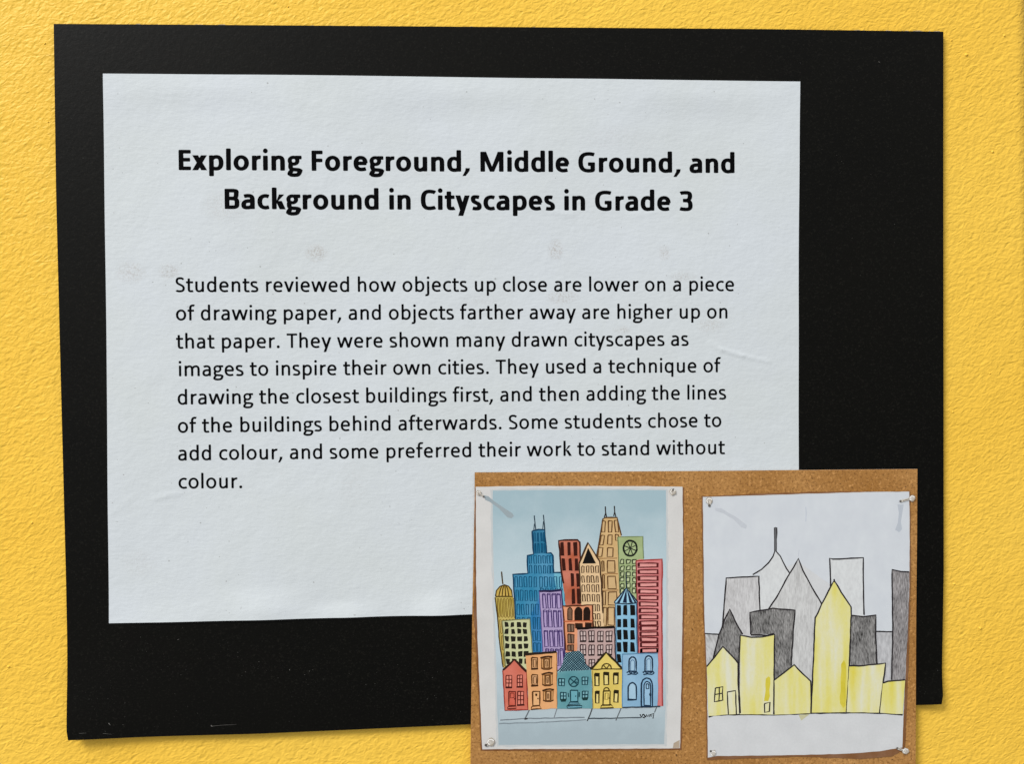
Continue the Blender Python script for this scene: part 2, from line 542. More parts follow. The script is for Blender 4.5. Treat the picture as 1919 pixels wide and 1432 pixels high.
def glyph(ch, bold):
    """-> list of ('pen'|'poly', points)"""
    W = (BLD if bold else REG)[ch]
    sx, sy = (148, 115) if bold else (99, 86)
    a, b = sx / 2, sy / 2
    l = 60 if bold else 77
    ob = 30 if bold else 44                     # side bearing of round letters
    os_ = 10                                    # overshoot
    top = XH + os_ - b
    bot = -os_ + b
    pen, R = [], []

    def st(*p):
        R.append(('pen', path(*p)))

    def diag(x0, y0, x1, y1, k=1.0):
        wd = sx * 1.09 * k / 2
        R.append(('poly', [(x0 - wd, y0), (x0 + wd, y0), (x1 + wd, y1), (x1 - wd, y1)]))

    def dot(cx, cy, r):
        R.append(('poly', [(cx + r * math.cos(2 * math.pi * k / 14), cy + r * math.sin(2 * math.pi * k / 14)) for k in range(14)]))

    def arch(x0, x1, y0=XH * 0.70):
        pk = x0 + (x1 - x0) * 0.58
        st((x0, y0), ((x0 + (pk - x0) * 0.25, y0 + (top - y0) * 0.62), (pk - (pk - x0) * 0.42, top), (pk, top)),
           ((pk + (x1 - pk) * 0.66, top), (x1, XH * 0.83), (x1, XH * 0.60)), (x1, 0))

    def bowl(x0, x1):
        pk = x0 + (x1 - x0) * 0.52
        st((x0, XH * 0.72), ((x0 + 45, XH * 0.86), (pk - 55, top), (pk, top)), ((pk + (x1 - pk) * 0.62, top), (x1, XH * 0.77), (x1, XH * 0.505)),
           ((x1, XH * 0.23), (pk + (x1 - pk) * 0.58, bot), (pk - 8, bot)), ((pk - 60, bot), (x0 + 45, XH * 0.10), (x0, XH * 0.25)))

    if ch in 'nhmr':
        st((l + a, 0), (l + a, ASC if ch == 'h' else XH))
        if ch == 'm':
            r = W - l + 4
            mid = (l + r) / 2
            arch(l + a, mid)
            arch(mid, r - a)
        elif ch == 'r':
            st((l + a, XH * 0.66), ((l + a + 38, XH * 0.86), (W - 100, top + 2), (W - 18, top - 6)))
        else:
            arch(l + a, W - l + 2 - a)
        return R
    if ch == 'u':
        return rot(glyph('n', bold), W)
    if ch in 'bp':
        st((l + a, 0 if ch == 'b' else DESC), (l + a, ASC if ch == 'b' else XH))
        bowl(l + a, W - ob - a)
        return R
    if ch == 'd':
        return mir(glyph('b', bold), W)
    if ch == 'q':
        return mir(glyph('p', bold), W)
    if ch == 'o':
        R.append(('pen', oval(W / 2, XH / 2, W / 2 - ob - a, XH / 2 + os_ - b)))
        return R
    if ch == 'c':
        cx, rx, ry = ob + a + 186, 186 if not bold else 172, XH / 2 + os_ - b
        cx = ob + a + rx
        e = W - 30
        st((e, 62 if not bold else 70), ((e - 40, bot + 12), (cx + 40, bot), (cx, bot)), ((cx - rx * 0.58, bot), (ob + a, XH * 0.235), (ob + a, XH / 2)),
           ((ob + a, XH * 0.775), (cx - rx * 0.56, top), (cx + 6, top)), ((cx + 52, top), (e - 52, top - 10), (e - 6, XH - 72)))
        return R
    if ch == 'e':
        r = W - ob - a
        cx = (ob + a + r) / 2
        by = XH * 0.515
        st((ob + a * 0.6, by), (r + a * 0.55, by))
        st((r, by), ((r, XH * 0.80), (cx + 82, top), (cx + 4, top)), ((cx - 90, top), (ob + a, XH * 0.77), (ob + a, XH * 0.49)),
           ((ob + a, XH * 0.20), (cx - 68, bot), (cx + 24, bot)), ((cx + 70, bot), (r - 30, bot + 10), (r + a * 0.25, bot + 22)))
        return R
    if ch == 'a':
        r = W - (50 if bold else 73) - a
        lo = (24 if bold else 40) + a
        st((r, 0), (r, XH * 0.62), ((r, XH * 0.87), (r - 50, top), (W * 0.48, top)), ((W * 0.36, top), (lo + 40, top - 12), (lo + 14, XH - 66)))
        y2 = XH * 0.585 - b * 0.3
        st((r, y2), (W * 0.56, y2), ((W * 0.30, y2), (lo, y2 - 45), (lo, 130)), ((lo, 50), (lo + 48, bot), (W * 0.42, bot)),
           ((W * 0.56, bot), (r - 60, 55), (r, 112)))
        return R
    if ch == 's' or ch == 'S':
        Hh = XH if ch == 's' else CAP
        tp = Hh + os_ - b
        lo, r = (30 if ch == 's' else 38) + a * 0.95, W - (28 if ch == 's' else 36) - a * 0.95
        cx = W / 2
        m = Hh / 2
        i = 0.11 * Hh + 14
        st((r - 8, Hh - i + (6 if ch == 's' else -8)), ((r - 55, tp - 2), (cx + 40, tp), (cx + 12, tp)),
           ((cx - 70, tp), (lo, Hh * 0.93), (lo, Hh * 0.745)), ((lo, Hh * 0.57), (cx - 40, Hh * 0.545), (cx, m)),
           ((cx + 50, Hh * 0.45), (r, Hh * 0.42), (r, Hh * 0.255)), ((r, Hh * 0.08), (cx + 60, bot), (cx - 20, bot)),
           ((cx - 70, bot), (lo - 4, bot + 10), (lo - 14, i - 6)))
        return R
    if ch in 't':
        x = 88 + a if not bold else 78 + a
        st((x, 592), (x, 130), ((x, 45), (x + 28, bot), (x + 92, bot)), ((x + 120, bot), (W - 30, bot + 4), (W - 14, bot + 12)))
        st((16, XH - b), (W - 14, XH - b))
        return R
    if ch == 'f':
        x = 82 + a
        st((x, 0), (x, 520), ((x, 600), (x + 34, ASC + 8 - b), (x + 102, ASC + 8 - b)), ((x + 128, ASC + 8 - b), (W - 8, ASC + 4 - b), (W + 4, ASC - b - 4)))
        st((14, XH - b), (W - 12, XH - b))
        return R
    if ch in 'ijl':
        x = W / 2 + (4 if ch == 'j' else 0)
        if ch == 'l':
            st((x, 0), (x, ASC))
        elif ch == 'i':
            st((x, 0), (x, XH))
        else:
            st((x, XH), (x, -60), ((x, -140), (x - 30, DESC + b - 8), (x - 84, DESC + b - 8)), ((x - 105, DESC + b - 8), (x - 115, DESC + b - 4), (x - 122, DESC + b)))
        if ch != 'l':
            dot(x, 614 if not bold else 616, 59 if not bold else 76)
        return R
    if ch == 'k':
        st((l + a, 0), (l + a, ASC))
        R.append(('poly', [(l + sx - 4, 262), (l + sx - 4, 262 - (40 if not bold else 55)), (W - 76 + a * 0.55, XH), (W - 76 - a * 1.7, XH)]))
        diag(l + sx + (62 if not bold else 66), XH * 0.56, W - a - 14, 0, 1.16)
        return R
    if ch in 'vyx':
        q = a * 1.09
        if ch == 'x':
            diag(q + 12, XH, W - q - 10, 0, 1.12)
            diag(W - q - 14, XH, q + 10, 0, 1.12)
            return R
        cx = W / 2
        diag(q + 8, XH, cx, 0)
        if ch == 'v':
            diag(W - q - 8, XH, cx, 0)
        else:
            dx = (W - q - 8 - cx) / XH
            diag(W - q - 8, XH, cx + dx * DESC, DESC)
        return R
    if ch == 'w':
        q = a * 1.05
        x = [q + 10, W * 0.275, W * 0.5, W * 0.725, W - q - 10]
        diag(x[0], XH, x[1], 0, 0.95)
        diag(x[2], XH, x[1], 0, 0.95)
        diag(x[2], XH, x[3], 0, 0.95)
        diag(x[4], XH, x[3], 0, 0.95)
        return R
    if ch == 'g':
        s2 = 0.90
        cx, cy = W * 0.445, XH * 0.675
        rx, ry = W * 0.445 - (30 if not bold else 18) - a * s2 - 8, XH * 0.345 - b * 0.95
        R.append(('pens', oval(cx, cy, rx, ry, e=2.1)))
        st((cx + rx * 0.4, XH - b * 0.9), (W - 10, XH - b * 0.9))
        lx = 36 + a * s2
        st((cx - rx * 0.72, cy - ry * 0.72), ((lx + 4, 118), (lx + 8, 62), (lx + 66, 46)), ((W * 0.45, 28), (W - 100, 44), (W - 50, 0)),
           ((W - 10 - a, -30), (W - 20 - a, -128), (W * 0.66, DESC + b - 2)), ((W * 0.50, DESC + b - 14), (W * 0.30, DESC + b - 14), (W * 0.20, DESC + b + 16)),
           ((lx - 20, -130), (lx - 26, -50), (lx + 66, 10)))
        return R
    if ch == 'T':
        st((W / 2, 0), (W / 2, CAP - 2))
        st((14, CAP - b), (W - 14, CAP - b))
        return R
    if ch in 'EF':
        l = 72
        st((l + a, 0), (l + a, CAP))
        st((l + a, CAP - b), (W - 40, CAP - b))
        st((l + a, CAP * 0.515), (W - 62 if ch == 'E' else W - 48, CAP * 0.515))
        if ch == 'E':
            st((l + a, b), (W - 38, b))
        return R
    if ch == 'M':
        l = 72
        st((l + a * 0.94, 0), (l + a * 0.94, CAP))
        st((W - l - a * 0.94, 0), (W - l - a * 0.94, CAP))
        q = sx * 0.98
        R.append(('poly', [(l + 10, CAP), (l + q + 34, CAP), (W / 2 + q * 0.46, 0), (W / 2 - q * 0.46, 0)]))
        R.append(('poly', [(W - l - q - 34, CAP), (W - l - 10, CAP), (W / 2 + q * 0.46, 0), (W / 2 - q * 0.46, 0)]))
        return R
    if ch in 'CG':
        lo = 36 + a
        tp = CAP + os_ - b
        cx = W * 0.55
        m = CAP / 2
        e = W - 34
        if ch == 'C':
            st((e, 84), ((e - 50, bot + 10), (cx + 50, bot), (cx + 16, bot)), ((cx - 130, bot), (lo, CAP * 0.2), (lo, m)),
               ((lo, CAP * 0.82), (cx - 110, tp), (cx + 22, tp)), ((cx + 70, tp), (e - 50, tp - 10), (e - 2, CAP - 88)))
        else:
            e = W - 62
            st((e - 24, CAP - 74), ((e - 90, tp - 6), (cx + 60, tp), (cx + 30, tp)), ((cx - 150, tp), (lo, CAP * 0.82), (lo, m)),
               ((lo, CAP * 0.16), (cx - 130, bot), (cx + 20, bot)), ((cx + 80, bot), (e - 70, bot + 12), (e - a, 70)), (e - a, 318))
            st((cx - 4, 318 - b), (e, 318 - b))
        return R
    if ch == 'B':
        l = 72
        r = W - 34
        tp = CAP - b
        m = CAP * 0.525
        st((l + a, 0), (l + a, CAP))
        st((l + a, tp), (W * 0.52, tp), ((r - 50, tp), (r - a - 20, CAP * 0.87), (r - a - 20, CAP * 0.76)),
           ((r - a - 20, CAP * 0.60), (r - 110, m), (W * 0.52, m)), (l + a, m))
        st((W * 0.5, m), ((r - 70, m), (r - a, CAP * 0.43), (r - a, CAP * 0.28)), ((r - a, CAP * 0.12), (r - 90, b), (W * 0.50, b)), (l + a, b))
        return R
    if ch == '3':
        tp = CAP + os_ - b
        r = W - 44 - a
        st((62, CAP - 74), ((110, tp - 4), (170, tp), (W * 0.47, tp)), ((W * 0.68, tp), (r - 12, CAP * 0.90), (r - 12, CAP * 0.765)),
           ((r - 12, CAP * 0.62), (W * 0.66, CAP * 0.53), (W * 0.46, CAP * 0.525)), (W * 0.28, CAP * 0.525))
        st((W * 0.46, CAP * 0.525), ((W * 0.70, CAP * 0.525), (r, CAP * 0.43), (r, CAP * 0.28)), ((r, CAP * 0.10), (W * 0.68, bot), (W * 0.44, bot)),
           ((W * 0.30, bot), (90, bot + 12), (48, 74)))
        return R
    if ch == '.':
        dot(W / 2, 56, 64)
        return R
    if ch == ',':
        k = 1.45 if bold else 1.12
        R.append(('poly', [(W / 2 - 34 * k, 112), (W / 2 + 62 * k, 112), (W / 2 + 50 * k, 20), (W / 2 - 34 * k, -136), (W / 2 - 104 * k, -136), (W / 2 - 44 * k, 20)]))
        return R
    raise KeyError(ch)


def ribbon(pts, wx, wy, chamfer=0.0):
    """quads of a stroke swept with an elliptical pen; -> verts, faces (2-D)"""
    P2 = [pts[0]]
    for p in pts[1:]:
        if math.dist(p, P2[-1]) > 1e-9:
            P2.append(p)
    closed = math.dist(P2[0], P2[-1]) < 1e-6 and len(P2) > 3
    if closed:
        P2 = P2[:-1]
    n = len(P2)
    sc = [1.0] * n
    if chamfer and not closed and n >= 2:
        def cut(p, q):
            L = math.dist(p, q)
            f = min(0.45, chamfer / L)
            return (p[0] + (q[0] - p[0]) * f, p[1] + (q[1] - p[1]) * f)
        c0, c1 = cut(P2[0], P2[1]), cut(P2[-1], P2[-2])
        P2 = [P2[0], c0] + P2[1:-1] + [c1, P2[-1]]
        n = len(P2)
        sc = [0.62] + [1.0] * (n - 2) + [0.62]
    V, F = [], []
    for i in range(n):
        if closed:
            p, q = P2[i - 1], P2[(i + 1) % n]
        else:
            p, q = P2[max(0, i - 1)], P2[min(n - 1, i + 1)]
        dx, dy = q[0] - p[0], q[1] - p[1]
        L = math.hypot(dx, dy) or 1
        nx, ny = -dy / L, dx / L
        w_ = sc[i] / math.hypot(nx * 1.0, ny * 1.0)
        ox, oy = nx * wx / 2 * w_, ny * wy / 2 * w_
        V += [(P2[i][0] + ox, P2[i][1] + oy), (P2[i][0] - ox, P2[i][1] - oy)]
    for i in range(n if closed else n - 1):
        a, b = 2 * i, 2 * ((i + 1) % n)
        F.append((a, a + 1, b + 1, b))
    return V, F


INK = NT('black_toner')
INK = INK.done(INK.mix(INK.noise(900, 2), (0.0015, 0.0015, 0.002, 1), (0.004, 0.004, 0.0045, 1)), 0.6, 0.02)


def text_line(name, s, bold, start, end, lift=0.00004):
    adv = BLD if bold else REG
    glyphs, x = [], 0.0
    for ch in s:
        if ch != ' ':
            glyphs.append((x, glyph(ch, bold)))
        x += adv[ch]
    xs0 = [px for k, p in glyphs[0][1] for px, _ in p]
    lo = glyphs[0][0] + min(xs0) - (0 if glyphs[0][1][0][0] == 'poly' else (65 if bold else 45) * (0.0 if s[0] == 't' else 1.0))
    g = glyphs[-1]
    hi = max(g[0] + px + (0 if k == 'poly' else ((65 if bold else 45) if s[-1] not in 'ftrc' else 0)) for k, p in g[1] for px, _ in p)
    A, B = P(*start, H_PAPER), P(*end, H_PAPER)
    k = math.dist(A, B) / (hi - lo)
    ux, uy = (B[0] - A[0]) / math.dist(A, B), (B[1] - A[1]) / math.dist(A, B)
    vx, vy = -uy * 0.35, math.sqrt(1 - (uy * 0.35) ** 2)       # stems stay almost upright on the sheet
    V, F = [], []
    sx, sy = (148, 115) if bold else (99, 86)
    em = []
    li = 0
    for gx, strokes in glyphs:
        for kind, pts in strokes:
            if kind == 'poly':
                v2, f2 = pts, [tuple(range(len(pts)))]
            else:
                f = 0.90 if kind == 'pens' else 1.0
                v2, f2 = ribbon(pts, sx * f, sy * f, 16)
            n = len(V)
            li += 1
            for (x_, y_) in v2:
                X, Y = (gx + x_ - lo) * k, y_ * k
                u, v = A[0] + X * ux + Y * vx, A[1] + X * uy + Y * vy
                V.append((u, v, paper_h(u, v) + lift + (li % 4) * 0.000002))
            F += [tuple(n + i for i in f) for f in f2]
    print('%-50s em %.2f mm' % (s[:50], k * 1e6))
    return mesh_obj(name, V, F, [INK], parent=notice, base=NOTICE_BASE)


for s, a, b in [('Exploring Foreground, Middle Ground, and', (335.3, 318.3), (1376.3, 323.8)),
                ('Background in Cityscapes in Grade 3', (421.8, 391.4), (1297.3, 395.0))]:
    text_line('heading_line', s, True, a, b)
for s, a, b in [('Students reviewed how objects up close are lower on a piece', (329.4, 547.3), (1376.4, 545.6)),
                ('of drawing paper, and objects farther away are higher up on', (330.4, 600.5), (1362.7, 596.8)),
                ('that paper. They were shown many drawn cityscapes as', (330.2, 653.3), (1290.2, 648.0)),
                ('images to inspire their own cities. They used a technique of', (333.1, 705.3), (1350.4, 697.8)),
                ('drawing the closest buildings first, and then adding the lines', (333.3, 758.4), (1360.7, 748.6)),
                ('of the buildings behind afterwards. Some students chose to', (333.6, 811.3), (1351.8, 800.4)),
                ('add colour, and some preferred their work to stand without', (334.0, 863.4), (1358.6, 851.3)),
                ('colour.', (334.6, 916.2), (453.9, 915.2))]:
    text_line('text_line', s, False, a, b)

# ------------------------------------------------------------------ the photo print of two drawings on cork
LAYER = 0.000008
PRINT_BASE = (*P(1300, 1500, H_PRINT), H_PRINT)
photo = empty('photo_print', PRINT_BASE, 'colour print showing two pinned cityscape drawings on cork, overlapping the lower right of the notice', 'photo print')
_mats = {}


def wash(rgb, amt=0.20, grain=0.16):
    """printed watercolour: blotchy pigment and paper grain"""
    key = ('w', rgb, amt)
    if key not in _mats:
        t = NT('printed_wash')
        c0 = alb(rgb)
        dk = tuple(x * (1 - amt * 1.5) for x in c0[:3]) + (1,)
        lt = tuple(min(0.9, x + (0.72 - x) * amt * 0.7) for x in c0[:3]) + (1,)
        c = t.mix(t.ramp(t.noise(110, 3, 0.5, off=(rgb[0] * 0.1, rgb[1] * 0.1, 0)), [(0.3, grey(0)), (0.7, grey(1))]), dk, lt)
        g = t.noise(1500, 2, 0.7)
        c = t.mix(t.math('MULTIPLY', t.ramp(g, [(0.35, grey(0)), (0.7, grey(1))]), grain), c, tuple(x * 0.55 for x in c0[:3]) + (1,))
        _mats[key] = t.done(c, 0.55, 0.15)
    return _mats[key]


def sky_wash():
    # the artist's graded wash: deeper at the top of the sheet, pale in the middle, grey-blue at the street
    t = NT('printed_sky_wash')
    sep = t.n('ShaderNodeSeparateXYZ')
    t.link(t.co, sep.inputs[0])
    top, bot = P(1080, 918, H_PRINT)[1] - PRINT_BASE[1], P(1080, 1396, H_PRINT)[1] - PRINT_BASE[1]
    f = t.math('DIVIDE', t.math('SUBTRACT', sep.outputs['Z'], bot), top - bot)
    f = t.math('ADD', f, t.math('MULTIPLY', t.math('SUBTRACT', t.noise(60, 4, 0.6), 0.5), 0.5))
    c = t.ramp(f, [(0.02, alb((160, 174, 180))), (0.16, alb((170, 185, 191))), (0.45, alb((190, 203, 208))), (0.72, alb((178, 195, 201))), (0.97, alb((156, 179, 187)))])
    c = t.mix(t.math('MULTIPLY', t.noise(1500, 2, 0.7), 0.16), c, alb((110, 125, 132)))
    return t.done(c, 0.55, 0.15)


def ink(rgb):
    key = ('i', rgb)
    if key not in _mats:
        t = NT('printed_ink')
        c0 = alb(rgb)
        c = t.mix(t.noise(700, 2), tuple(x * 0.75 for x in c0[:3]) + (1,), tuple(x * 1.3 + 0.004 for x in c0[:3]) + (1,))
        _mats[key] = t.done(c, 0.6, 0.04)
    return _mats[key]


def pencil(light, dark, lo, hi, stretch=0.22, scale=1300, off=0, rot=0.0):
    key = ('p', light, dark, lo, hi, off)
    if key not in _mats:
        t = NT('printed_pencil')
        n1 = t.noise(scale, 3, 0.65, stretch=(1, 1, stretch), off=(off, 0, 0), rot=rot)
        n2 = t.noise(220, 2, 0.5, stretch=(1, 1, 0.6), off=(off, 3, 0))
        f = t.math('ADD', t.math('MULTIPLY', n1, 0.72), t.math('MULTIPLY', n2, 0.28))
        c = t.ramp(f, [(lo, alb(light)), (hi, alb(dark))])
        _mats[key] = t.done(c, 0.6, 0.1)
    return _mats[key]


def crayon(off):
    key = ('y', off)
    if key not in _mats:
        t = NT('printed_yellow_crayon')
        n1 = t.noise(230, 2, 0.5, stretch=(1, 1, 0.10), off=(off, 0, off * 0.37))
        n2 = t.noise(1200, 2, 0.6, stretch=(1, 1, 0.5), off=(off, 0, 0))
        n3 = t.noise(70, 2, 0.5, stretch=(1.6, 1, 0.5), off=(0, 0, off))
        f = t.math('ADD', t.math('ADD', t.math('MULTIPLY', n1, 0.62), t.math('MULTIPLY', n2, 0.12)), t.math('MULTIPLY', n3, 0.26))
        c = t.ramp(f, [(0.36, alb((212, 211, 190))), (0.46, alb((213, 208, 158))), (0.56, alb((212, 205, 126))), (0.66, alb((210, 198, 92))), (0.76, alb((208, 194, 44)))])
        c = t.mix(t.math('MULTIPLY', t.noise(1600, 1), 0.12), c, alb((160, 155, 115)))
        _mats[key] = t.done(c, 0.6, 0.1)
    return _mats[key]


class Art:
    """flat printed artwork; coordinates of an enlarged detail: photo = (ox + x/s, oy + y/s)"""
    level = 1
    bold = 1.18

    def __init__(self, ox, oy, s, ypl=0.0, lw=11, lc=(30, 24, 22)):
        self.ox, self.oy, self.s, self.yp = ox, oy, s, ypl
        self.V, self.F, self.M, self.mats = [], [], [], []
        self.lw, self.lc = lw, lc
        Art.level += 1
        self.k = 0

    def off(self, y):
        self.yp = y
        return self

    def mi(self, m):
        if m not in self.mats:
            self.mats.append(m)
        return self.mats.index(m)

    def h(self):
        self.k += 1
        return H_PRINT + Art.level * LAYER + min(self.k, 60) * 1e-7

    def bump_level(self):
        Art.level += 1
        self.k = 0

    def add(self, pts, faces, m):
        h = self.h()
        n = len(self.V)
        for x, y in pts:
            u, v = P(self.ox + x / self.s, self.oy + (y + self.yp) / self.s, h)
            self.V.append((u, v, h))
        for f in faces:
            self.F.append(tuple(n + i for i in f))
            self.M.append(self.mi(m))

    def poly(self, pts, m):
        self.add(pts, [tuple(range(len(pts)))], m)

    def fill(self, pts, m, rough=3.0):
        """hand-painted patch: slightly uneven edge"""
        out = []
        for i in range(len(pts)):
            a, b = pts[i], pts[(i + 1) % len(pts)]
            n = max(1, int(math.dist(a, b) / 45))
            for j in range(n):
                t = j / n
                out.append((a[0] + (b[0] - a[0]) * t + random.uniform(-rough, rough), a[1] + (b[1] - a[1]) * t + random.uniform(-rough, rough)))
        self.poly(out, m)

    def line(self, pts, wd=None, c=None, jit=2.0):
        wd = wd or self.lw
        out = [pts[0]]
        for a, b in zip(pts, pts[1:]):
            n = max(1, int(math.dist(a, b) / 40))
            for j in range(1, n + 1):
                t = j / n
                out.append((a[0] + (b[0] - a[0]) * t + random.uniform(-jit, jit), a[1] + (b[1] - a[1]) * t + random.uniform(-jit, jit)))
        wd *= self.bold
        v, f = ribbon(out, wd, wd, wd * 0.3)
        v = [(x + random.uniform(-wd, wd) * 0.09, y + random.uniform(-wd, wd) * 0.09) for x, y in v]
        self.add(v, f, ink(c or self.lc))

    def box(self, x0, y0, x1, y1, fill=None, wd=None, c=None, jit=2.5, sk=0):
        q = [(x0 + random.uniform(-jit, jit), y0 + random.uniform(-jit, jit)), (x1 + random.uniform(-jit, jit), y0 + random.uniform(-jit, jit)),
             (x1 + sk + random.uniform(-jit, jit), y1 + random.uniform(-jit, jit)), (x0 + sk + random.uniform(-jit, jit), y1 + random.uniform(-jit, jit))]
        if fill is not None:
            self.poly(q, fill)
        if wd != 0:
            self.line(q + [q[0]], wd, c, 1.0)
        return q

    def arc(self, cx, cy, rx, ry, a0=0, a1=360, wd=None, c=None, n=22):
        self.line([(cx + rx * math.cos(math.radians(a0 + (a1 - a0) * i / n)), cy - ry * math.sin(math.radians(a0 + (a1 - a0) * i / n))) for i in range(n + 1)], wd, c, 0.8)

    def archw(self, x0, y0, x1, y1, fill=None, wd=None, c=None, pt=1.0):
        cx, r = (x0 + x1) / 2, (x1 - x0) / 2
        pts = [(x0, y1)] + [(cx - r * math.cos(math.pi * i / 12), y0 + r * pt * 1.3 - r * 1.3 * pt * math.sin(math.pi * i / 12)) for i in range(13)] + [(x1, y1)]
        if fill is not None:
            self.poly(pts, fill)
        if wd != 0:
            self.line(pts + [pts[0]], wd, c, 1.2)

    def build(self, name, parent, label=None):
        o = mesh_obj(name, self.V, self.F, self.mats, self.M, parent, PRINT_BASE)
        if label:
            o['label'] = label
        return o


# cork and the sheet the picture is printed on
def cork_material():
    t = NT('printed_cork')
    big = t.noise(26, 3, 0.6)
    c = t.mix(t.ramp(big, [(0.3, grey(0)), (0.7, grey(1))]), alb((148, 101, 46)), alb((178, 131, 76)))
    g = t.noise(1000, 3, 0.7)
    c = t.mix(t.ramp(g, [(0.38, grey(0.7)), (0.50, grey(0))]), c, alb((116, 76, 34)))
    c = t.mix(t.ramp(t.noise(620, 3, 0.7, off=(4, 4, 4)), [(0.54, grey(0)), (0.70, grey(0.7))]), c, alb((214, 160, 98)))
    d = t.noise(1050, 2, 0.6, off=(2, 7, 1))
    wh = t.ramp(t.noise(45, 2, 0.5, off=(5, 5, 5)), [(0.40, grey(0.25)), (0.60, grey(1))])
    c = t.mix(t.math('MULTIPLY', t.ramp(d, [(0.62, grey(0)), (0.69, grey(0.9))]), wh), c, alb((52, 30, 14)))
    return t.done(c, 0.5, 0.25)


vs, fs = sheet([(889.5, 885.6), (1290, 883.2), (1500, 881.2), (1719.3, 879.3)],
               [(1719.3, 879.3), (1718.6, 1000), (1717, 1150), (1716, 1432), (1715.6, 1500)],
               [(881, 1500), (1715.6, 1500)],
               [(889.5, 885.6), (889.5, 935), (887.5, 1040), (885, 1150), (881.6, 1432), (881, 1500)],
               H_PRINT, 40, 40, lambda x, y, a, b: H_PRINT, 0.00022)
nfront = 1600
cork = cork_material()
white_edge = NT('paper_cut_edge')
white_edge = white_edge.done(white_edge.mix(white_edge.noise(800), (0.55, 0.56, 0.56, 1), (0.66, 0.66, 0.65, 1)), 0.7, 0.2)
mesh_obj('cork_backdrop', vs, fs, [cork, white_edge], [0] * nfront + [1] * (len(fs) - nfront), photo, PRINT_BASE)

K1, K2 = 4.463, 4.361
BY = 280 * K1
DY = 280 * K2


def A1(**kw):
    return Art(870, 870, K1, **kw)


def C1(**kw):
    return Art(1290, 870, K2, **kw)


# ---- the coloured drawing -------------------------------------------------
d = A1(lw=8, lc=(120, 125, 130))
d.off(0)
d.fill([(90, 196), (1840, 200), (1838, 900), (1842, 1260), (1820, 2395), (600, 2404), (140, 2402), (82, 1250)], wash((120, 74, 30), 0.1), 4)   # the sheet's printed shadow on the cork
d.bump_level()
d.fill([(97, 190), (500, 184), (1000, 184), (1500, 186), (1826, 190), (1830, 700), (1826, 1250), (1815, 1900), (1805, 2380), (1300, 2384), (700, 2386),
        (150, 2388), (138, 2100), (112, 1500), (100, 1000), (98, 500)], wash((205, 203, 200), 0.05, 0.10), 1.5)
d.bump_level()
d.fill([(222, 210), (700, 205), (1200, 203), (1704, 208), (1706, 800), (1706, 1300), (1700, 2000), (1688, 2360), (1000, 2365), (272, 2367), (259, 2000), (242, 1300), (226, 700)],
       wash((190, 193, 193), 0.05, 0.10), 6)
d.bump_level()
d.fill([(238, 222), (700, 218), (1200, 216), (1688, 220), (1690, 800), (1690, 1300), (1684, 2000), (1672, 2345), (1000, 2350), (288, 2352), (275, 2000), (258, 1300), (242, 700)],
       sky_wash(), 2)
d.bump_level()
d.fill([(300, 2052), (800, 2044), (1300, 2036), (1680, 2030), (1674, 2120), (1000, 2150), (290, 2160)], wash((174, 188, 194), 0.06, 0.10), 2)
d.bump_level()
d.off(BY)
d.line([(300, 895), (510, 882), (1010, 872)], 8, (110, 118, 124))
d.line([(290, 925), (600, 915), (1020, 892)], 7, (120, 130, 136))
d.line([(1040, 882), (1270, 880), (1480, 872)], 9, (70, 78, 84))
d.line([(545, 810), (505, 890)], 8, (95, 100, 105))
d.line([(775, 800), (750, 875)], 7, (120, 125, 130))
d.line([(1072, 795), (1028, 905)], 9, (60, 64, 66))
d.line([(1315, 790), (1268, 900)], 8, (90, 95, 98))
d.line([(1610, 785), (1590, 830)], 7, (90, 95, 98))
d.line([(505, 886), (530, 880)], 13, (50, 50, 52))
# scrawled signature
d.line([(1470, 845), (1482, 872), (1492, 848), (1500, 846), (1512, 862), (1505, 876), (1492, 868)], 9, (25, 24, 24), 1)
d.line([(1518, 872), (1524, 848), (1534, 866), (1542, 850), (1546, 868), (1556, 852), (1562, 866), (1572, 856)], 8, (25, 24, 24), 1)
d.line([(1548, 852), (1586, 840), (1578, 882)], 8, (40, 40, 40), 1)
d.off(0)
# the printed shadow of the upper left pin
d.fill([(165, 262), (200, 270), (250, 310), (300, 345), (400, 410), (416, 436), (395, 455), (360, 445), (285, 365), (215, 318), (175, 300)], wash((150, 162, 167), 0.06, 0.1), 2)
d.fill([(1755, 2335), (1800, 2310), (1803, 2376), (1745, 2378)], wash((176, 158, 136), 0.1), 3)
coloured = d.build('coloured_drawing', photo, 'watercolour print of a crowded colourful city')
BLACK = ink((18, 16, 15))

# domed tower
a = A1(lc=(70, 52, 18), lw=9)
Y1 = wash((203, 168, 66), 0.16)
a.fill([(256, 1110), (412, 1108), (440, 1300), (460, 1700), (325, 1705), (300, 1530), (276, 1270)], wash((190, 165, 58), 0.2))
a.fill([(258, 1112), (268, 1060), (298, 1022), (335, 1008), (372, 1024), (398, 1062), (404, 1110)], Y1, 2)
a.line([(312, 900), (318, 960), (322, 1008)], 9)
a.line([(262, 1108), (270, 1060), (300, 1025), (335, 1012), (370, 1025), (395, 1060), (401, 1108), (262, 1110)], 9)
for t in (0.2, 0.4, 0.6, 0.8):
    x = 262 + 139 * t
    a.line([(x, 1106), (x + (335 - x) * 0.25, 1050), (335 + (x - 335) * 0.35, 1016)], 8)
a.line([(258, 1115), (276, 1270), (300, 1530), (325, 1702)], 9)
for i in range(6):
    x = 275 + i * 26
    for (y0, y1) in ((1125, 1285), (1300, 1420), (1435, 1560), (1580, 1690)):
        xx = x + (y0 - 1115) * 0.11
        a.line([(xx, y0 + 6), (xx + 7, y0), (xx + 14, y0 + 8), (xx + 24, y1 - 10), (xx + 16, y1), (xx + 9, y1 - 8), (xx, y0 + 6)], 5, (105, 78, 24))
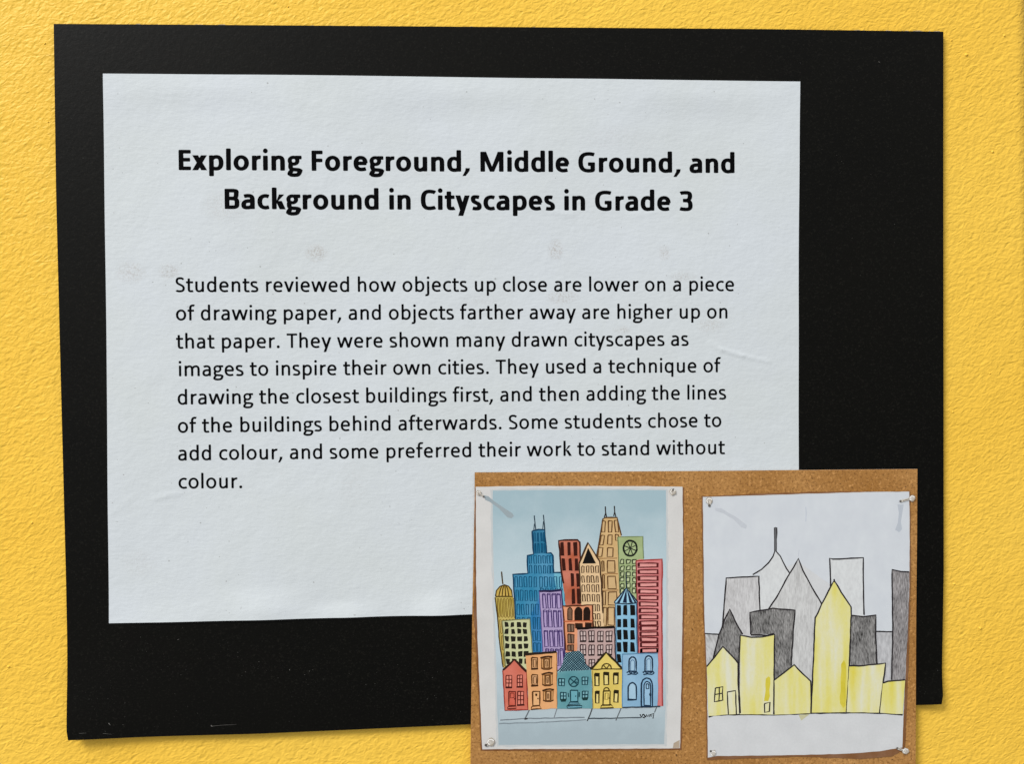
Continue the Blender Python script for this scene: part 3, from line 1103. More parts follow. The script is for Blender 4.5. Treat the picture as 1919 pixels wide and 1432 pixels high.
a.build('domed_tower', coloured, 'yellow domed tower with a spire')

# stepped blue tower
a = A1(lc=(16, 56, 84), lw=10)
a.fill([(568, 560), (672, 550), (688, 748), (725, 745), (744, 768), (750, 908), (885, 908), (906, 1180), (905, 1600), (440, 1600), (428, 1250), (408, 926), (530, 915), (526, 765), (578, 755)], wash((30, 136, 178), 0.2))
a.fill([(570, 562), (670, 552), (686, 748), (582, 754)], wash((18, 116, 154), 0.15), 2)
a.fill([(752, 915), (884, 912), (904, 1180), (880, 1400), (800, 1300), (770, 1050)], wash((94, 176, 200), 0.2), 3)
a.fill([(560, 1250), (650, 1060), (655, 1590), (570, 1590)], wash((20, 118, 174), 0.15), 3)
for p in ([(568, 560), (580, 755), (528, 765), (532, 915), (408, 926), (428, 1250), (440, 1560)], [(568, 560), (620, 548), (672, 552), (688, 748), (725, 745), (742, 768), (748, 908), (885, 908), (905, 1180)]):
    a.line(p, 11)
a.line([(585, 430), (592, 500), (598, 552)], 8, (34, 50, 62))
a.line([(582, 550), (588, 500)], 6, (34, 50, 62))
a.line([(662, 425), (668, 490), (674, 550)], 8, (34, 50, 62))
a.line([(655, 548), (662, 480)], 6, (34, 50, 62))
DB = (14, 72, 104)
for (y0, y1, xs, dx) in ((575, 650, (583, 612, 640, 662), 10), (665, 745, (588, 616, 644, 668), 10), (768, 832, (542, 582, 622, 658, 694, 718), 18), (850, 915, (545, 585, 625, 662, 698, 722), 18),
                         (945, 1030, (424, 462, 502, 542, 582, 632, 672, 712, 752, 795, 838), 20), (1058, 1145, (432, 470, 508, 548, 588, 840), 20),
                         (1040, 1058, (640, 680, 722, 762, 800), 20), (1175, 1262, (440, 478, 518, 558, 596, 850), 20), (1285, 1380, (446, 486, 530, 575, 612), 20),
                         (1400, 1480, (575, 612), 20), (1500, 1570, (580, 616), 20)):
    for x in xs:
        a.box(x, y0, x + dx, y1, None, 7, DB, 3, 2)
a.build('stepped_tower', coloured, 'tall blue stepped tower with two antennas')

# red tower
a = A1(lc=(62, 28, 20), lw=11)
a.fill([(790, 640), (945, 632), (968, 655), (992, 1190), (850, 1195), (815, 905)], wash((202, 104, 70), 0.22))
a.line([(830, 1000), (812, 900), (790, 640), (945, 634), (966, 655), (992, 1190)], 12)
for (y0, y1, xs) in ((655, 765, (808, 862, 916)), (792, 892, (818, 872, 924)), (915, 1025, (890, 938)), (1045, 1170, (900, 945))):
    for x in xs:
        a.box(x, y0, x + 23, y1, ink((52, 22, 16)), 6, None, 4, 4)
a.build('office_tower', coloured, 'brick red tower with dark tall windows')

# tapering tan tower
a = A1(lc=(84, 58, 30), lw=9)
a.fill([(1158, 458), (1178, 446), (1275, 446), (1300, 560), (1318, 620), (1300, 1100), (1270, 1365), (1150, 1365), (1120, 820), (1105, 800), (1130, 640)], wash((212, 174, 116), 0.14))
a.line([(1106, 790), (1130, 640), (1158, 462), (1178, 448), (1278, 450), (1300, 545), (1312, 600)], 10)
a.line([(1180, 355), (1182, 410), (1172, 446)], 8, (40, 34, 30))
a.line([(1182, 405), (1190, 446)], 8, (40, 34, 30))
a.line([(1255, 350), (1257, 400), (1250, 440)], 8, (40, 34, 30))
a.line([(1258, 400), (1268, 445)], 8, (40, 34, 30))
for b4 in ((1158, 478, 1182, 570, -8), (1206, 474, 1236, 572, -2), (1256, 472, 1282, 568, 10), (1144, 596, 1174, 678, -10), (1202, 594, 1238, 674, -4), (1262, 590, 1290, 640, 4),
           (1126, 700, 1160, 776, -8), (1198, 700, 1244, 776, -4), (1196, 810, 1256, 906, 2), (1200, 938, 1266, 1046, 4), (1204, 1072, 1276, 1180, 2), (1150, 812, 1166, 900, 4),
           (1156, 930, 1174, 1040, 0), (1160, 1070, 1180, 1180, 0), (1165, 1205, 1190, 1350, 0), (1205, 1200, 1255, 1350, 0)):
    a.box(b4[0], b4[1], b4[2], b4[3], wash((205, 170, 118), 0.1), 9, (92, 62, 34), 3, b4[4])
a.line([(1120, 790), (1280, 788)], 6, (140, 100, 60))
a.line([(1150, 922), (1285, 918)], 6, (140, 100, 60))
a.line([(1150, 1060), (1290, 1055)], 6, (140, 100, 60))
a.build('tapering_tower', coloured, 'tall tan tapering tower with two antennas')

# green clock tower
a = A1(lc=(60, 72, 42), lw=9)
a.fill([(1282, 612), (1400, 606), (1495, 604), (1500, 800), (1500, 1180), (1300, 1180)], wash((163, 180, 124), 0.16))
a.line([(1284, 612), (1296, 900), (1300, 1080)], 7, (96, 106, 70))
a.line([(1284, 612), (1495, 605), (1499, 790)], 7, (110, 124, 84))
a.arc(1388, 705, 56, 64, 0, 360, 14, (22, 26, 22))
for k in range(4):
    an = math.radians(20 + 45 * k)
    a.line([(1388 - 52 * math.cos(an), 705 - 58 * math.sin(an)), (1388 + 52 * math.cos(an), 705 + 58 * math.sin(an))], 7, (30, 34, 28))
for y in (800, 856, 906, 952, 1000, 1048):
    for x in (1306, 1358, 1406):
        a.box(x, y, x + 30, y + 32, wash((186, 196, 150), 0.08), 9, (40, 48, 32), 4)
a.build('clock_tower', coloured, 'pale green tower with a round clock face')

# pink building
a = A1(lc=(120, 42, 42), lw=9)
a.fill([(1434, 808), (1470, 798), (1655, 796), (1652, 1250), (1660, 2028), (1560, 2032), (1456, 1600), (1450, 1250)], wash((216, 122, 120), 0.16))
a.line([(1434, 810), (1655, 797), (1652, 1250), (1658, 2026)], 10, (150, 60, 58))
a.line([(1436, 812), (1450, 1250), (1458, 1580)], 9)
ys = [830, 885, 940, 995, 1050, 1104, 1158, 1212, 1265, 1315, 1360, 1406, 1454, 1500, 1546]
for i, y in enumerate(ys):
    x0 = 1452 + (y - 830) * 0.03
    a.box(x0, y, 1622, y + 32, wash((222, 148, 142), 0.1), 9, (84, 26, 28), 3)
    a.box(x0 - 2, y + 2, x0 + 16, y + 30, ink((70, 22, 24)), 0)
    a.box(1608, y + 2, 1624, y + 30, ink((84, 26, 28)), 0)
a.build('office_tower', coloured, 'pink tower with long horizontal windows')

# cream pointed tower
a = A1(lc=(62, 42, 26), lw=10)
a.fill([(1035, 652), (1132, 808), (1150, 1000), (1168, 1365), (985, 1365), (962, 836)], wash((226, 192, 146), 0.10))
a.line([(1160, 1250), (1148, 1000), (1132, 815), (1036, 658), (962, 832), (975, 1170)], 10)
a.line([(1036, 658), (962, 832)], 13)
a.poly([(1036, 700), (988, 834), (1102, 832)], BLACK)
for y0, y1 in ((855, 910), (938, 992), (1012, 1070), (1094, 1152), (1176, 1232), (1254, 1300), (1316, 1360)):
    for x in (980, 1020, 1060, 1098):
        xx = x + (y0 - 855) * 0.04
        if y0 > 1170 and x < 1050:
            continue
        a.box(xx, y0, xx + 20, y1, None, 8, (70, 48, 30), 3, 3)
a.build('pointed_tower', coloured, 'cream tower with a black triangle gable')

# lavender building
a = A1(lc=(52, 36, 84), lw=9)
a.fill([(624, 1062), (812, 1050), (830, 1250), (840, 1730), (780, 1730), (660, 1650), (640, 1250)], wash((170, 150, 190), 0.14))
a.line([(622, 1066), (720, 1062), (814, 1054)], 16, (38, 30, 66))
a.line([(814, 1054), (832, 1290), (840, 1680)], 9)
a.line([(628, 1066), (640, 1250), (658, 1570)], 6, (90, 74, 130))
for y0, y1 in ((1085, 1208), (1226, 1364), (1392, 1528), (1548, 1690)):
    for x in (652, 694, 735, 774):
        xx = x + (y0 - 1085) * 0.06
        a.box(xx, y0, xx + 26, y1, wash((172, 152, 194), 0.08), 8, (58, 40, 92), 3, 6)
        a.line([(xx, y0 + 12), (xx + 26, y0 + 10)], 6, (58, 40, 92))
a.build('office_tower', coloured, 'lavender building with narrow windows')

# orange building with arches
a = A1(lc=(84, 44, 26), lw=10)
a.fill([(824, 1188), (1072, 1180), (1078, 1390), (960, 1390), (945, 1580), (848, 1580)], wash((226, 148, 104), 0.13))
a.line([(850, 1560), (824, 1190), (1070, 1180), (1078, 1380)], 11)
a.archw(866, 1202, 902, 1306, ink((110, 84, 66)), 8, (60, 36, 24))
for x0, x1 in ((926, 984), (1000, 1050)):
    a.archw(x0, 1200, x1, 1312, ink((34, 22, 16)), 8, (40, 24, 16))
a.line([(830, 1318), (1075, 1312)], 8, (170, 84, 50))
a.box(928, 1332, 990, 1376, ink((40, 28, 20)), 6)
a.box(1012, 1330, 1066, 1370, ink((36, 24, 18)), 6)
for y0, y1 in ((1340, 1404), (1426, 1500), (1516, 1562)):
    a.box(866, y0, 918, y1, ink((122, 96, 78)), 9, (64, 38, 26))
    a.line([(890, y0), (894, y1)], 9, (58, 40, 30))
a.build('arched_building', coloured, 'orange building with dark arched windows')

# light blue tower with a striped cone roof
a = A1(lc=(24, 38, 56), lw=9)
a.fill([(1262, 1165), (1440, 1160), (1446, 1580), (1450, 1680), (1275, 1680)], wash((134, 186, 214), 0.12))
a.fill([(1355, 1036), (1448, 1152), (1440, 1168), (1262, 1172), (1256, 1152)], wash((150, 198, 220), 0.08), 1)
a.line([(1352, 905), (1354, 980), (1356, 1040)], 8)
for x0, x1, x2, x3 in ((1276, 1300, 1345, 1350), (1325, 1360, 1353, 1358), (1382, 1412, 1360, 1365), (1425, 1445, 1366, 1370)):
    a.poly([(x0, 1160), (x1, 1164), (x3, 1052), (x2, 1052)], ink((26, 34, 56)))
a.line([(1256, 1154), (1356, 1038), (1448, 1154), (1440, 1164), (1350, 1172), (1262, 1166), (1256, 1154)], 9)
a.line([(1264, 1166), (1275, 1660)], 7, (70, 110, 140))
a.line([(1440, 1162), (1448, 1580)], 8, (60, 92, 120))
for y0, y1 in ((1182, 1264), (1298, 1368), (1390, 1470), (1492, 1574), (1596, 1660)):
    for x, wd in ((1280, 28), (1332, 30), (1390, 32)):
        if y0 > 1580 and x > 1300:
            continue
        a.box(x, y0, x + wd, y1, BLACK, 5, (18, 22, 28), 4, 2)
a.build('cone_roof_tower', coloured, 'light blue tower with a striped cone roof')

# mauve building
a = A1(ypl=BY, lc=(50, 34, 36), lw=8)
a.fill([(945, 128), (1258, 118), (1268, 480), (955, 480)], wash((190, 160, 154), 0.10))
a.line([(940, 128), (1100, 120), (1260, 116)], 17, (26, 18, 16))
a.line([(1258, 118), (1266, 440)], 8)
for y0, y1 in ((150, 232), (266, 346), (386, 452)):
    for x in (970, 1042, 1116, 1188):
        a.box(x, y0, x + 46, y1, wash((200, 178, 172), 0.06), 8, (56, 38, 40), 3)
        a.line([(x + 23, y0), (x + 23, y1)], 8, (56, 38, 40))
        a.line([(x, (y0 + y1) / 2), (x + 46, (y0 + y1) / 2 - 3)], 7, (56, 38, 40))
        a.line([(x - 4, y1 + 4), (x + 50, y1 + 2)], 12, (36, 24, 24))
a.build('apartment_building', coloured, 'mauve block with paned windows')

# pale green windowed block
a = A1(ypl=BY, lc=(46, 46, 28), lw=8)
a.fill([(316, 64), (548, 46), (574, 400), (560, 470), (345, 470)], wash((196, 198, 150), 0.10))
a.line([(345, 450), (318, 64), (430, 54), (548, 48), (570, 330)], 7, (110, 112, 74))
for r, y in enumerate((76, 132, 194, 256, 322, 382)):
    for x in (338, 390, 444, 492):
        xx = x + r * 3
        a.box(xx, y, xx + 28, y + 38, ink((34, 32, 24)), 6, (26, 24, 18), 5)
a.build('apartment_building', coloured, 'pale green block with black square windows')

# red house
a = A1(ypl=BY, lc=(86, 26, 20), lw=9)
a.fill([(322, 474), (420, 384), (520, 488), (532, 808), (338, 816)], wash((212, 106, 82), 0.16))
a.line([(322, 478), (420, 386), (520, 490)], 16, (52, 26, 20))
a.line([(322, 478), (340, 812), (530, 806), (520, 490)], 8, (140, 50, 40))
for (x0, y0, x1, y1) in ((350, 522, 396, 616), (442, 518, 488, 612), (446, 652, 496, 764)):
    a.box(x0, y0, x1, y1, wash((220, 130, 110), 0.06), 8)
    a.line([((x0 + x1) / 2, y0), ((x0 + x1) / 2, y1)], 7)
    for t in (0.33, 0.66):
        a.line([(x0, y0 + (y1 - y0) * t), (x1, y0 + (y1 - y0) * t)], 7)
    a.line([(x0 - 6, y1 + 6), (x1 + 6, y1 + 4)], 12, (60, 20, 18))
a.box(372, 655, 428, 772, wash((206, 92, 70), 0.1), 9)
a.box(384, 668, 416, 708, None, 6)
a.line([(416, 716), (424, 720)], 11)
a.line([(366, 782), (432, 778), (436, 796), (360, 800), (366, 782)], 8)
a.build('town_house', coloured, 'small red gabled house')

# orange house
a = A1(ypl=BY, lc=(84, 52, 24), lw=9)
a.fill([(514, 346), (772, 326), (778, 796), (540, 808), (522, 480)], wash((226, 164, 106), 0.10))
a.line([(508, 344), (640, 334), (774, 322)], 17, (40, 28, 20))
a.line([(774, 326), (778, 790)], 7, (130, 84, 46))
for (x0, y0, x1, y1) in ((566, 372, 612, 462), (566, 516, 614, 602)):
    a.box(x0, y0, x1, y1, wash((214, 160, 110), 0.1), 10)
    a.box(x0 + 13, y0 + 14, x1 - 12, y1 - 12, None, 6)
    a.line([(x0 - 8, y1 + 6), (x1 + 8, y1 + 4)], 12, (58, 34, 18))
for (x0, y0, x1, y1) in ((642, 376, 736, 456), (652, 514, 742, 594), (658, 650, 748, 726)):
    a.poly([(x0, y0), (x1, y0 - 8), (x1 - 4, y1), (x1 - 24, y1 + 14), (x0 + 20, y1 + 14), (x0, y1)], ink((124, 82, 44)))
    a.box(x0 + 28, y0 + 8, x1 - 28, y1 + 2, wash((216, 164, 112), 0.08), 8)
    a.box(x0 + 40, y0 + 24, x1 - 40, y1 - 10, None, 6)
    a.line([(x0 + 12, y0 + 6), (x0 + 12, y1)], 7, (200, 150, 98))
    a.line([(x1 - 12, y0 + 2), (x1 - 14, y1)], 7, (200, 150, 98))
    a.line([(x0 - 6, y0 - 2), (x0 + 30, y0 - 12), (x1 - 30, y0 - 16), (x1 + 2, y0 - 10)], 12, (56, 34, 18))
    a.line([(x0, y1 + 2), (x0 + 22, y1 + 14), (x1 - 24, y1 + 14), (x1, y1)], 9, (70, 42, 22))
a.box(572, 655, 632, 772, wash((224, 172, 118), 0.06), 11)
a.box(596, 674, 608, 690, BLACK, 5)
a.line([(612, 712), (620, 716)], 11, (30, 20, 14))
a.line([(566, 780), (630, 774), (644, 800), (560, 804), (566, 780)], 9)
a.build('town_house', coloured, 'tall orange house with bay windows')

# teal house with a crosshatched roof
a = A1(ypl=BY, lc=(22, 56, 66), lw=9)
a.fill([(778, 488), (1064, 474), (1072, 796), (778, 802)], wash((92, 152, 160), 0.14))
RO = [(774, 496), (815, 440), (850, 330), (905, 318), (966, 314), (1000, 352), (1012, 420), (1062, 470), (960, 478), (850, 482)]
a.fill(RO, wash((150, 194, 204), 0.08), 2)
a.bump_level()


def clip_line(p, q, poly):
    ts = []
    for i in range(len(poly)):
        a_, b_ = poly[i], poly[(i + 1) % len(poly)]
        dx, dy = q[0] - p[0], q[1] - p[1]
        ex, ey = b_[0] - a_[0], b_[1] - a_[1]
        den = dx * ey - dy * ex
        if abs(den) < 1e-9:
            continue
        t = ((a_[0] - p[0]) * ey - (a_[1] - p[1]) * ex) / den
        s = ((a_[0] - p[0]) * dy - (a_[1] - p[1]) * dx) / den
        if 0 <= s < 1:
            ts.append(t)
    ts.sort()
    return [((p[0] + (q[0] - p[0]) * t0, p[1] + (q[1] - p[1]) * t0), (p[0] + (q[0] - p[0]) * t1, p[1] + (q[1] - p[1]) * t1)) for t0, t1 in zip(ts[::2], ts[1::2])]


for k in range(24):
    c0 = 640 + k * 21
    for p, q in clip_line((c0, 300), (c0 + 200, 500), RO):
        a.line([p, q], 7, (18, 44, 58), 1)
    for p, q in clip_line((c0 + 160, 300), (c0 - 40, 500), RO):
        a.line([p, q], 7, (18, 44, 58), 1)
for x0, y0, x1, y1 in ((790, 548, 838, 608), (986, 536, 1032, 596), (806, 664, 852, 722), (986, 652, 1034, 710)):
    a.box(x0, y0, x1, y1, wash((120, 172, 180), 0.08), 9)
    a.line([((x0 + x1) / 2, y0), ((x0 + x1) / 2, y1)], 8)
    a.line([(x0, (y0 + y1) / 2), (x1, (y0 + y1) / 2)], 8)
    if y0 > 640:
        a.poly([(x0 - 6, y1 - 4), (x1 + 6, y1 - 8), (x1 - 4, y1 + 18), (x0 + 6, y1 + 20)], ink((24, 50, 50)))
a.arc(915, 572, 40, 42, 0, 360, 9)
a.line([(888, 548), (945, 598)], 8)
a.line([(940, 548), (915, 574), (890, 600)], 8)
a.line([(915, 574), (950, 580)], 8)
a.box(888, 645, 948, 740, wash((104, 164, 176), 0.06), 9)
a.line([(930, 690), (936, 700)], 10)
a.line([(868, 665), (872, 700)], 8)
a.line([(962, 660), (964, 700)], 8)
for i, y in enumerate((744, 760, 776)):
    a.box(878 - i * 9, y, 956 + i * 13, y + 16, wash((110, 168, 186), 0.06), 7)
a.build('town_house', coloured, 'teal house with a crosshatched roof')

# yellow house
a = A1(ypl=BY, lc=(66, 52, 18), lw=9)
a.fill([(1066, 468), (1185, 322), (1326, 466), (1322, 792), (1074, 798)], wash((222, 196, 98), 0.10))
a.line([(1062, 470), (1185, 326), (1328, 468)], 15, (40, 32, 16))
a.line([(1070, 470), (1200, 466), (1326, 466)], 9)
a.line([(1074, 480), (1076, 794)], 6, (140, 118, 52))
a.line([(1322, 470), (1320, 788)], 6, (140, 118, 52))
a.arc(1190, 464, 40, 42, 0, 180, 9)
a.line([(1190, 464), (1166, 436)], 8)
a.line([(1190, 464), (1212, 434)], 8)
for x0, y0, x1, y1 in ((1092, 506, 1128, 604), (1170, 496, 1206, 598), (1250, 500, 1286, 592), (1096, 652, 1126, 752), (1252, 648, 1286, 744)):
    a.box(x0, y0, x1, y1, wash((226, 206, 128), 0.06), 11, (48, 38, 16))
    a.poly([(x0, y0), (x1, y0), (x1, y0 + 26), (x0, y0 + 22)], ink((34, 28, 14)))
a.box(1162, 652, 1220, 772, wash((228, 202, 108), 0.06), 10)
a.archw(1166, 622, 1214, 650, None, 9)
a.box(1178, 668, 1204, 720, None, 6, (120, 96, 40))
a.line([(1210, 706), (1214, 716)], 9)
a.line([(1150, 768), (1230, 764), (1248, 790), (1138, 794), (1150, 768)], 10)
a.build('town_house', coloured, 'yellow house with a fan window in its gable')

# light blue house
a = A1(ypl=BY, lc=(28, 46, 66), lw=9)
a.fill([(1322, 342), (1470, 334), (1620, 334), (1622, 560), (1616, 782), (1318, 788)], wash((138, 178, 206), 0.10))
a.line([(1322, 342), (1620, 335)], 7, (80, 118, 146))
a.line([(1324, 345), (1322, 780)], 7, (90, 130, 160))
a.line([(1320, 788), (1480, 786), (1640, 780)], 9, (50, 60, 70))
for x0, y0, x1, y1 in ((1378, 366, 1438, 486), (1512, 356, 1574, 486)):
    a.archw(x0, y0, x1, y1, wash((160, 192, 212), 0.06), 11)
    a.archw(x0 + 14, y0 + 24, x1 - 14, y1 - 6, None, 6, (80, 110, 140))
    a.line([(x0 - 20, y1 + 12), (x0, y1), (x0 + 16, y1 + 16), (x0 + 32, y1 + 2), (x0 + 48, y1 + 14), (x1 + 6, y1 + 2), (x1 + 16, y1 + 20)], 11)
    a.line([(x0 - 14, y1 + 28), (x0 + 20, y1 + 22), (x1 - 2, y1 + 28), (x1 + 12, y1 + 16)], 9)
a.archw(1372, 582, 1440, 722, wash((160, 192, 212), 0.06), 11)
a.line([(1364, 726), (1444, 724)], 11)
a.archw(1482, 542, 1574, 780, wash((132, 174, 204), 0.06), 11)
a.archw(1504, 572, 1558, 772, wash((148, 186, 212), 0.06), 9)
a.archw(1522, 590, 1544, 632, None, 8)
a.arc(1556, 680, 5, 8, 0, 360, 8)
a.build('town_house', coloured, 'light blue house with arched windows and door')

Art.bold = 0.96
# ---- the pencil and crayon drawing ----------------------------------------
d = C1(lw=12, lc=(38, 36, 38))
d.fill([(108, 262), (1000, 228), (1814, 222), (1818, 900), (1800, 1600), (1770, 2336), (1660, 2392), (1450, 2412), (1300, 2408), (900, 2394), (150, 2420), (140, 1640), (118, 1200)], wash((124, 80, 40), 0.10), 3)  # shadow of this sheet on the cork, printed as a darker brown
d.bump_level()
d.fill([(118, 270), (600, 256), (1000, 242), (1400, 230), (1805, 225), (1810, 500), (1808, 860), (1800, 1221), (1772, 1766), (1748, 2320), (1560, 2350), (1300, 2370),
        (900, 2380), (235, 2389), (160, 2402), (152, 1700), (130, 1221), (124, 700)], wash((202, 203, 204), 0.05, 0.12), 1.5)
d.bump_level()
d.fill([(122, 275), (600, 262), (1000, 248), (1400, 236), (1800, 232), (1804, 860), (1668, 1370), (1530, 1368), (1180, 1000), (900, 800), (560, 940), (300, 1386), (137, 1386), (126, 700)],
       pencil((200, 204, 208), (190, 194, 200), 0.34, 0.78, 0.8, 120, 5), 2)
d.fill([(140, 1392), (270, 1392), (250, 1500), (200, 1600), (152, 1650)], pencil((190, 190, 190), (140, 138, 136), 0.42, 0.70, 0.3, 1100, 2, 0.5), 2)
d.fill([(1530, 1372), (1666, 1374), (1662, 1770), (1560, 1790), (1540, 1640)], pencil((186, 186, 188), (150, 150, 152), 0.42, 0.70, 0.3, 1000, 3), 2)
d.bump_level()
d.line([(135, 1386), (252, 1394)], 11)
d.line([(1530, 1369), (1668, 1373)], 11)
d.line([(165, 2070), (215, 2054), (330, 2050), (700, 2052), (1000, 2040), (1400, 2034), (1560, 2038), (1750, 2052)], 12)
d.line([(165, 2070), (200, 2058)], 17)
d.fill([(900, 2052), (990, 2048), (925, 2100)], wash((190, 186, 150), 0.05), 3)
# printed shadows of the pins
d.fill([(220, 360), (270, 362), (330, 400), (400, 440), (480, 500), (470, 530), (430, 520), (370, 455), (290, 405), (225, 385)], wash((188, 192, 198), 0.03, 0.1), 2)
d.fill([(1708, 330), (1760, 330), (1750, 400), (1738, 470), (1748, 530), (1722, 556), (1692, 540), (1712, 480), (1722, 400)], wash((179, 185, 193), 0.04, 0.1), 2)
d.line([(960, 350), (965, 400), (958, 470)], 6, (176, 182, 192))
d.line([(905, 700), (900, 760)], 5, (182, 186, 194))
pencilled = d.build('pencil_drawing', photo, 'pencil and yellow crayon drawing of a city')
INKC = (40, 36, 38)


STREAK = wash((208, 192, 40), 0.12)


def tower_streak(a):
    a.fill([(1252, 1640), (1272, 1600), (1290, 1640), (1284, 1800), (1286, 1980), (1262, 2000), (1238, 1960), (1246, 1800)], STREAK, 4)


def tower(name, label, poly, mat, lines, wd=12, c=INKC, extra=None):
    a = C1(lw=wd, lc=c)
    a.fill(poly, mat, 2)
    a.bump_level()
    for l in lines:
        a.line(l, wd, c, 1.6)
    if extra:
        extra(a)
    return a.build(name, pencilled, label)


LG = pencil((204, 206, 206), (188, 189, 190), 0.42, 0.74, 0.5, 900, 1)
MG = pencil((198, 197, 197), (158, 156, 156), 0.40, 0.74, 0.22, 1700, 4)
DG = pencil((164, 162, 160), (34, 32, 31), 0.34, 0.64, 0.13, 3300, 6, 0.10)
DG2 = pencil((178, 174, 174), (54, 50, 50), 0.34, 0.66, 0.12, 3300, 9, -0.08)
tower('spire_tower', 'pale round-shouldered tower with a spire', [(585, 915), (560, 885), (640, 820), (692, 756), (706, 715), (718, 718), (752, 755), (790, 840), (826, 892), (660, 1200), (588, 1230)], LG,
      [[(525, 905), (600, 860), (655, 806), (692, 758), (706, 716), (706, 520), (722, 518), (718, 716), (750, 755), (772, 800), (800, 852), (826, 892)]],
      11, INKC, lambda a: a.line([(713, 516), (714, 610), (712, 715)], 15, (92, 92, 94)))
tower('block_tower', 'grey rectangular tower at the left', [(312, 932), (575, 916), (586, 1230), (520, 1420), (440, 1420), (275, 1390), (280, 1240)], MG,
      [[(272, 1390), (290, 1180), (300, 1060), (310, 932), (440, 926), (575, 916), (580, 1060), (586, 1210)]])
tower('pyramid_tower', 'grey triangular tower', [(900, 772), (940, 872), (1010, 1010), (1090, 1145), (1050, 1260), (1010, 1800), (840, 1660), (700, 1400), (655, 1190), (760, 1020)],
      pencil((198, 198, 197), (160, 159, 158), 0.40, 0.74, 0.20, 1700, 11),
      [[(655, 1188), (720, 1090), (790, 960), (860, 845), (900, 772), (935, 870), (1012, 1010), (1090, 1146)]])
tower('block_tower', 'white rectangular tower at the right', [(1160, 776), (1290, 774), (1426, 768), (1436, 1250), (1335, 1245), (1165, 1010)], LG,
      [[(1162, 1000), (1160, 880), (1157, 770), (1180, 778), (1290, 774), (1428, 766), (1430, 1000), (1436, 1235)]])
tower('block_tower', 'dark hatched tower at the right edge', [(1667, 868), (1740, 884), (1804, 886), (1796, 1300), (1770, 1768), (1664, 1768), (1670, 1221)], DG2,
      [[(1660, 1766), (1668, 1500), (1670, 1221), (1664, 864), (1740, 882), (1806, 885)]])
tower('pointed_tower', 'dark hatched triangular tower', [(338, 1194), (390, 1295), (442, 1392), (425, 1400), (410, 1640), (280, 1510), (204, 1592), (250, 1400), (300, 1290)], DG,
      [[(204, 1590), (250, 1400), (298, 1270), (338, 1188), (385, 1290), (445, 1392)]])
tower('block_tower', 'dark hatched tower in the middle', [(502, 1215), (690, 1184), (868, 1198), (850, 1440), (840, 1660), (700, 1765), (705, 1390), (515, 1395)], DG,
      [[(510, 1395), (504, 1214), (690, 1182), (870, 1196), (856, 1400), (840, 1650)], [(510, 1398), (640, 1402), (700, 1386)]])
tower('block_tower', 'dark hatched tower beside the yellow one', [(1338, 1244), (1430, 1250), (1530, 1238), (1530, 1420), (1544, 1645), (1320, 1652)], DG,
      [[(1336, 1238), (1430, 1248), (1532, 1236), (1530, 1420), (1542, 1636)]])
tower('block_tower', 'tall yellow peaked tower', [(1190, 960), (1330, 1168), (1330, 1240), (1316, 1650), (1292, 2030), (1006, 2036), (1036, 1265), (1060, 1215), (1110, 1120)], crayon(3.1),
      [[(1002, 2038), (1020, 1640), (1036, 1260), (1060, 1215), (1090, 1146), (1150, 1030), (1190, 950), (1250, 1050), (1330, 1168), (1330, 1240), (1316, 1650), (1292, 2030)],
       [(1190, 940), (1192, 965)]], 12, INKC, tower_streak)


def house_marks(a):
    a.line([(222, 1832), (282, 1822), (276, 1870), (282, 1932), (250, 1940), (214, 1946), (222, 1832)], 11)
    a.line([(252, 1826), (250, 1940)], 10)
    a.line([(216, 1886), (280, 1876)], 10)
    a.line([(328, 2048), (316, 1864), (385, 1852), (392, 2046)], 11)


tower('gabled_house', 'yellow house with a window and door', [(150, 1655), (280, 1498), (350, 1560), (406, 1632), (416, 2044), (166, 2062)], crayon(7.7),
      [[(150, 1658), (215, 1578), (280, 1494), (350, 1560), (406, 1632), (408, 1800), (420, 2040)]], 12, INKC, house_marks)


def box_marks(a):
    a.fill([(636, 1760), (652, 1735), (668, 1745), (664, 1900), (655, 1940), (618, 1935), (628, 1850)], STREAK, 4)
    a.bump_level()
    a.line([(620, 1962), (668, 1950), (664, 2026), (624, 2032), (620, 1962)], 12)


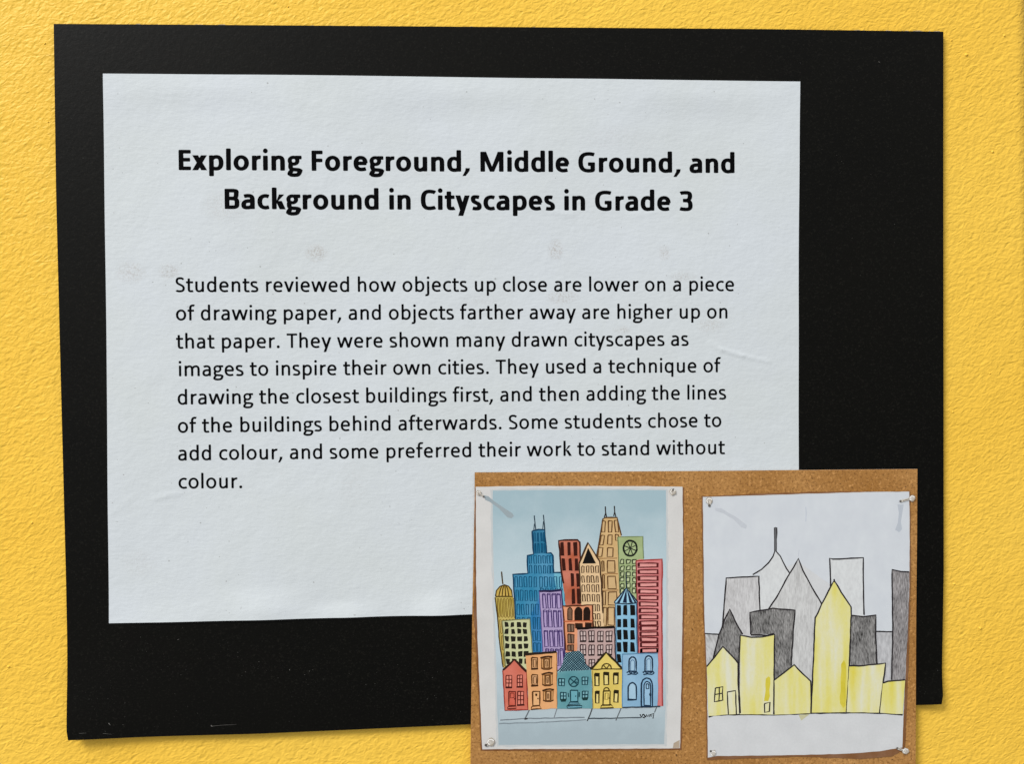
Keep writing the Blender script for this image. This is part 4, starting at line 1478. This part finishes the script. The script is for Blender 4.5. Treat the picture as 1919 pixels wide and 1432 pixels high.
tower('block_tower', 'yellow flat-topped tower', [(426, 1402), (515, 1418), (600, 1416), (702, 1398), (698, 2050), (422, 2048)], crayon(11.9),
      [[(424, 2040), (412, 1800), (412, 1640), (426, 1402), (516, 1418), (600, 1416), (704, 1396), (700, 1760), (698, 2050)]], 12, INKC, box_marks)
tower('gabled_house', 'small yellow house', [(702, 1768), (790, 1705), (865, 1646), (930, 1710), (1000, 1775), (1000, 2040), (700, 2050)], crayon(15.3),
      [[(700, 2048), (700, 1768), (780, 1710), (866, 1644), (935, 1716), (1000, 1776), (1004, 1900), (1000, 2040)]])
tower('block_tower', 'low yellow block', [(1314, 1652), (1430, 1650), (1608, 1632), (1590, 1800), (1562, 2034), (1292, 2030)], crayon(21.2),
      [[(1308, 1652), (1430, 1650), (1612, 1630), (1590, 1800), (1562, 2036)]])
tower('block_tower', 'lowest yellow block at the edge', [(1590, 1792), (1680, 1772), (1770, 1768), (1752, 2046), (1566, 2036)], crayon(25.6),
      [[(1590, 1792), (1630, 1778), (1772, 1766)]])

# ---- the clear pushpins in the picture
PINL = wash((190, 182, 170), 0.2)


def pushpin(mk, x, y, r, tail):
    a = mk()
    r *= 0.9
    a.fill([(x + r * math.cos(k * 0.628), y + r * math.sin(k * 0.628)) for k in range(10)], wash((176, 164, 146), 0.2), r * 0.2)
    a.fill([(x + r * 0.72 * math.cos(k * 0.785), y + r * 0.66 * math.sin(k * 0.785)) for k in range(8)], PINL, r * 0.2)
    tx, ty = tail
    a.line([(x, y), (x + tx * 0.6, y + ty * 0.6), (x + tx, y + ty)], r * 0.75, (192, 186, 176))
    a.line([(x - r * 0.4, y + r * 0.1), (x + tx * 0.8, y + ty * 0.8)], r * 0.25, (120, 112, 102))
    a.arc(x, y, r * 0.72, r * 0.66, 20, 250, r * 0.22, (232, 230, 226), 12)
    a.arc(x + tx, y + ty, r * 0.22, r * 0.22, 0, 360, r * 0.3, (74, 70, 66), 8)
    a.build('pushpin', photo, None)


for mk, x, y, r, tail in ((A1, 120, 242, 22, (42, 30)), (A1, 1746, 232, 30, (2, -16)), (A1, 222, 2328, 38, (-40, 26)),
                          (C1, 172, 300, 32, (0, 40)), (C1, 1830, 280, 30, (-96, 24)), (C1, 204, 2368, 30, (-20, -18)), (C1, 1776, 2348, 30, (-68, -22))):
    pushpin(mk, x, y, r, tail)
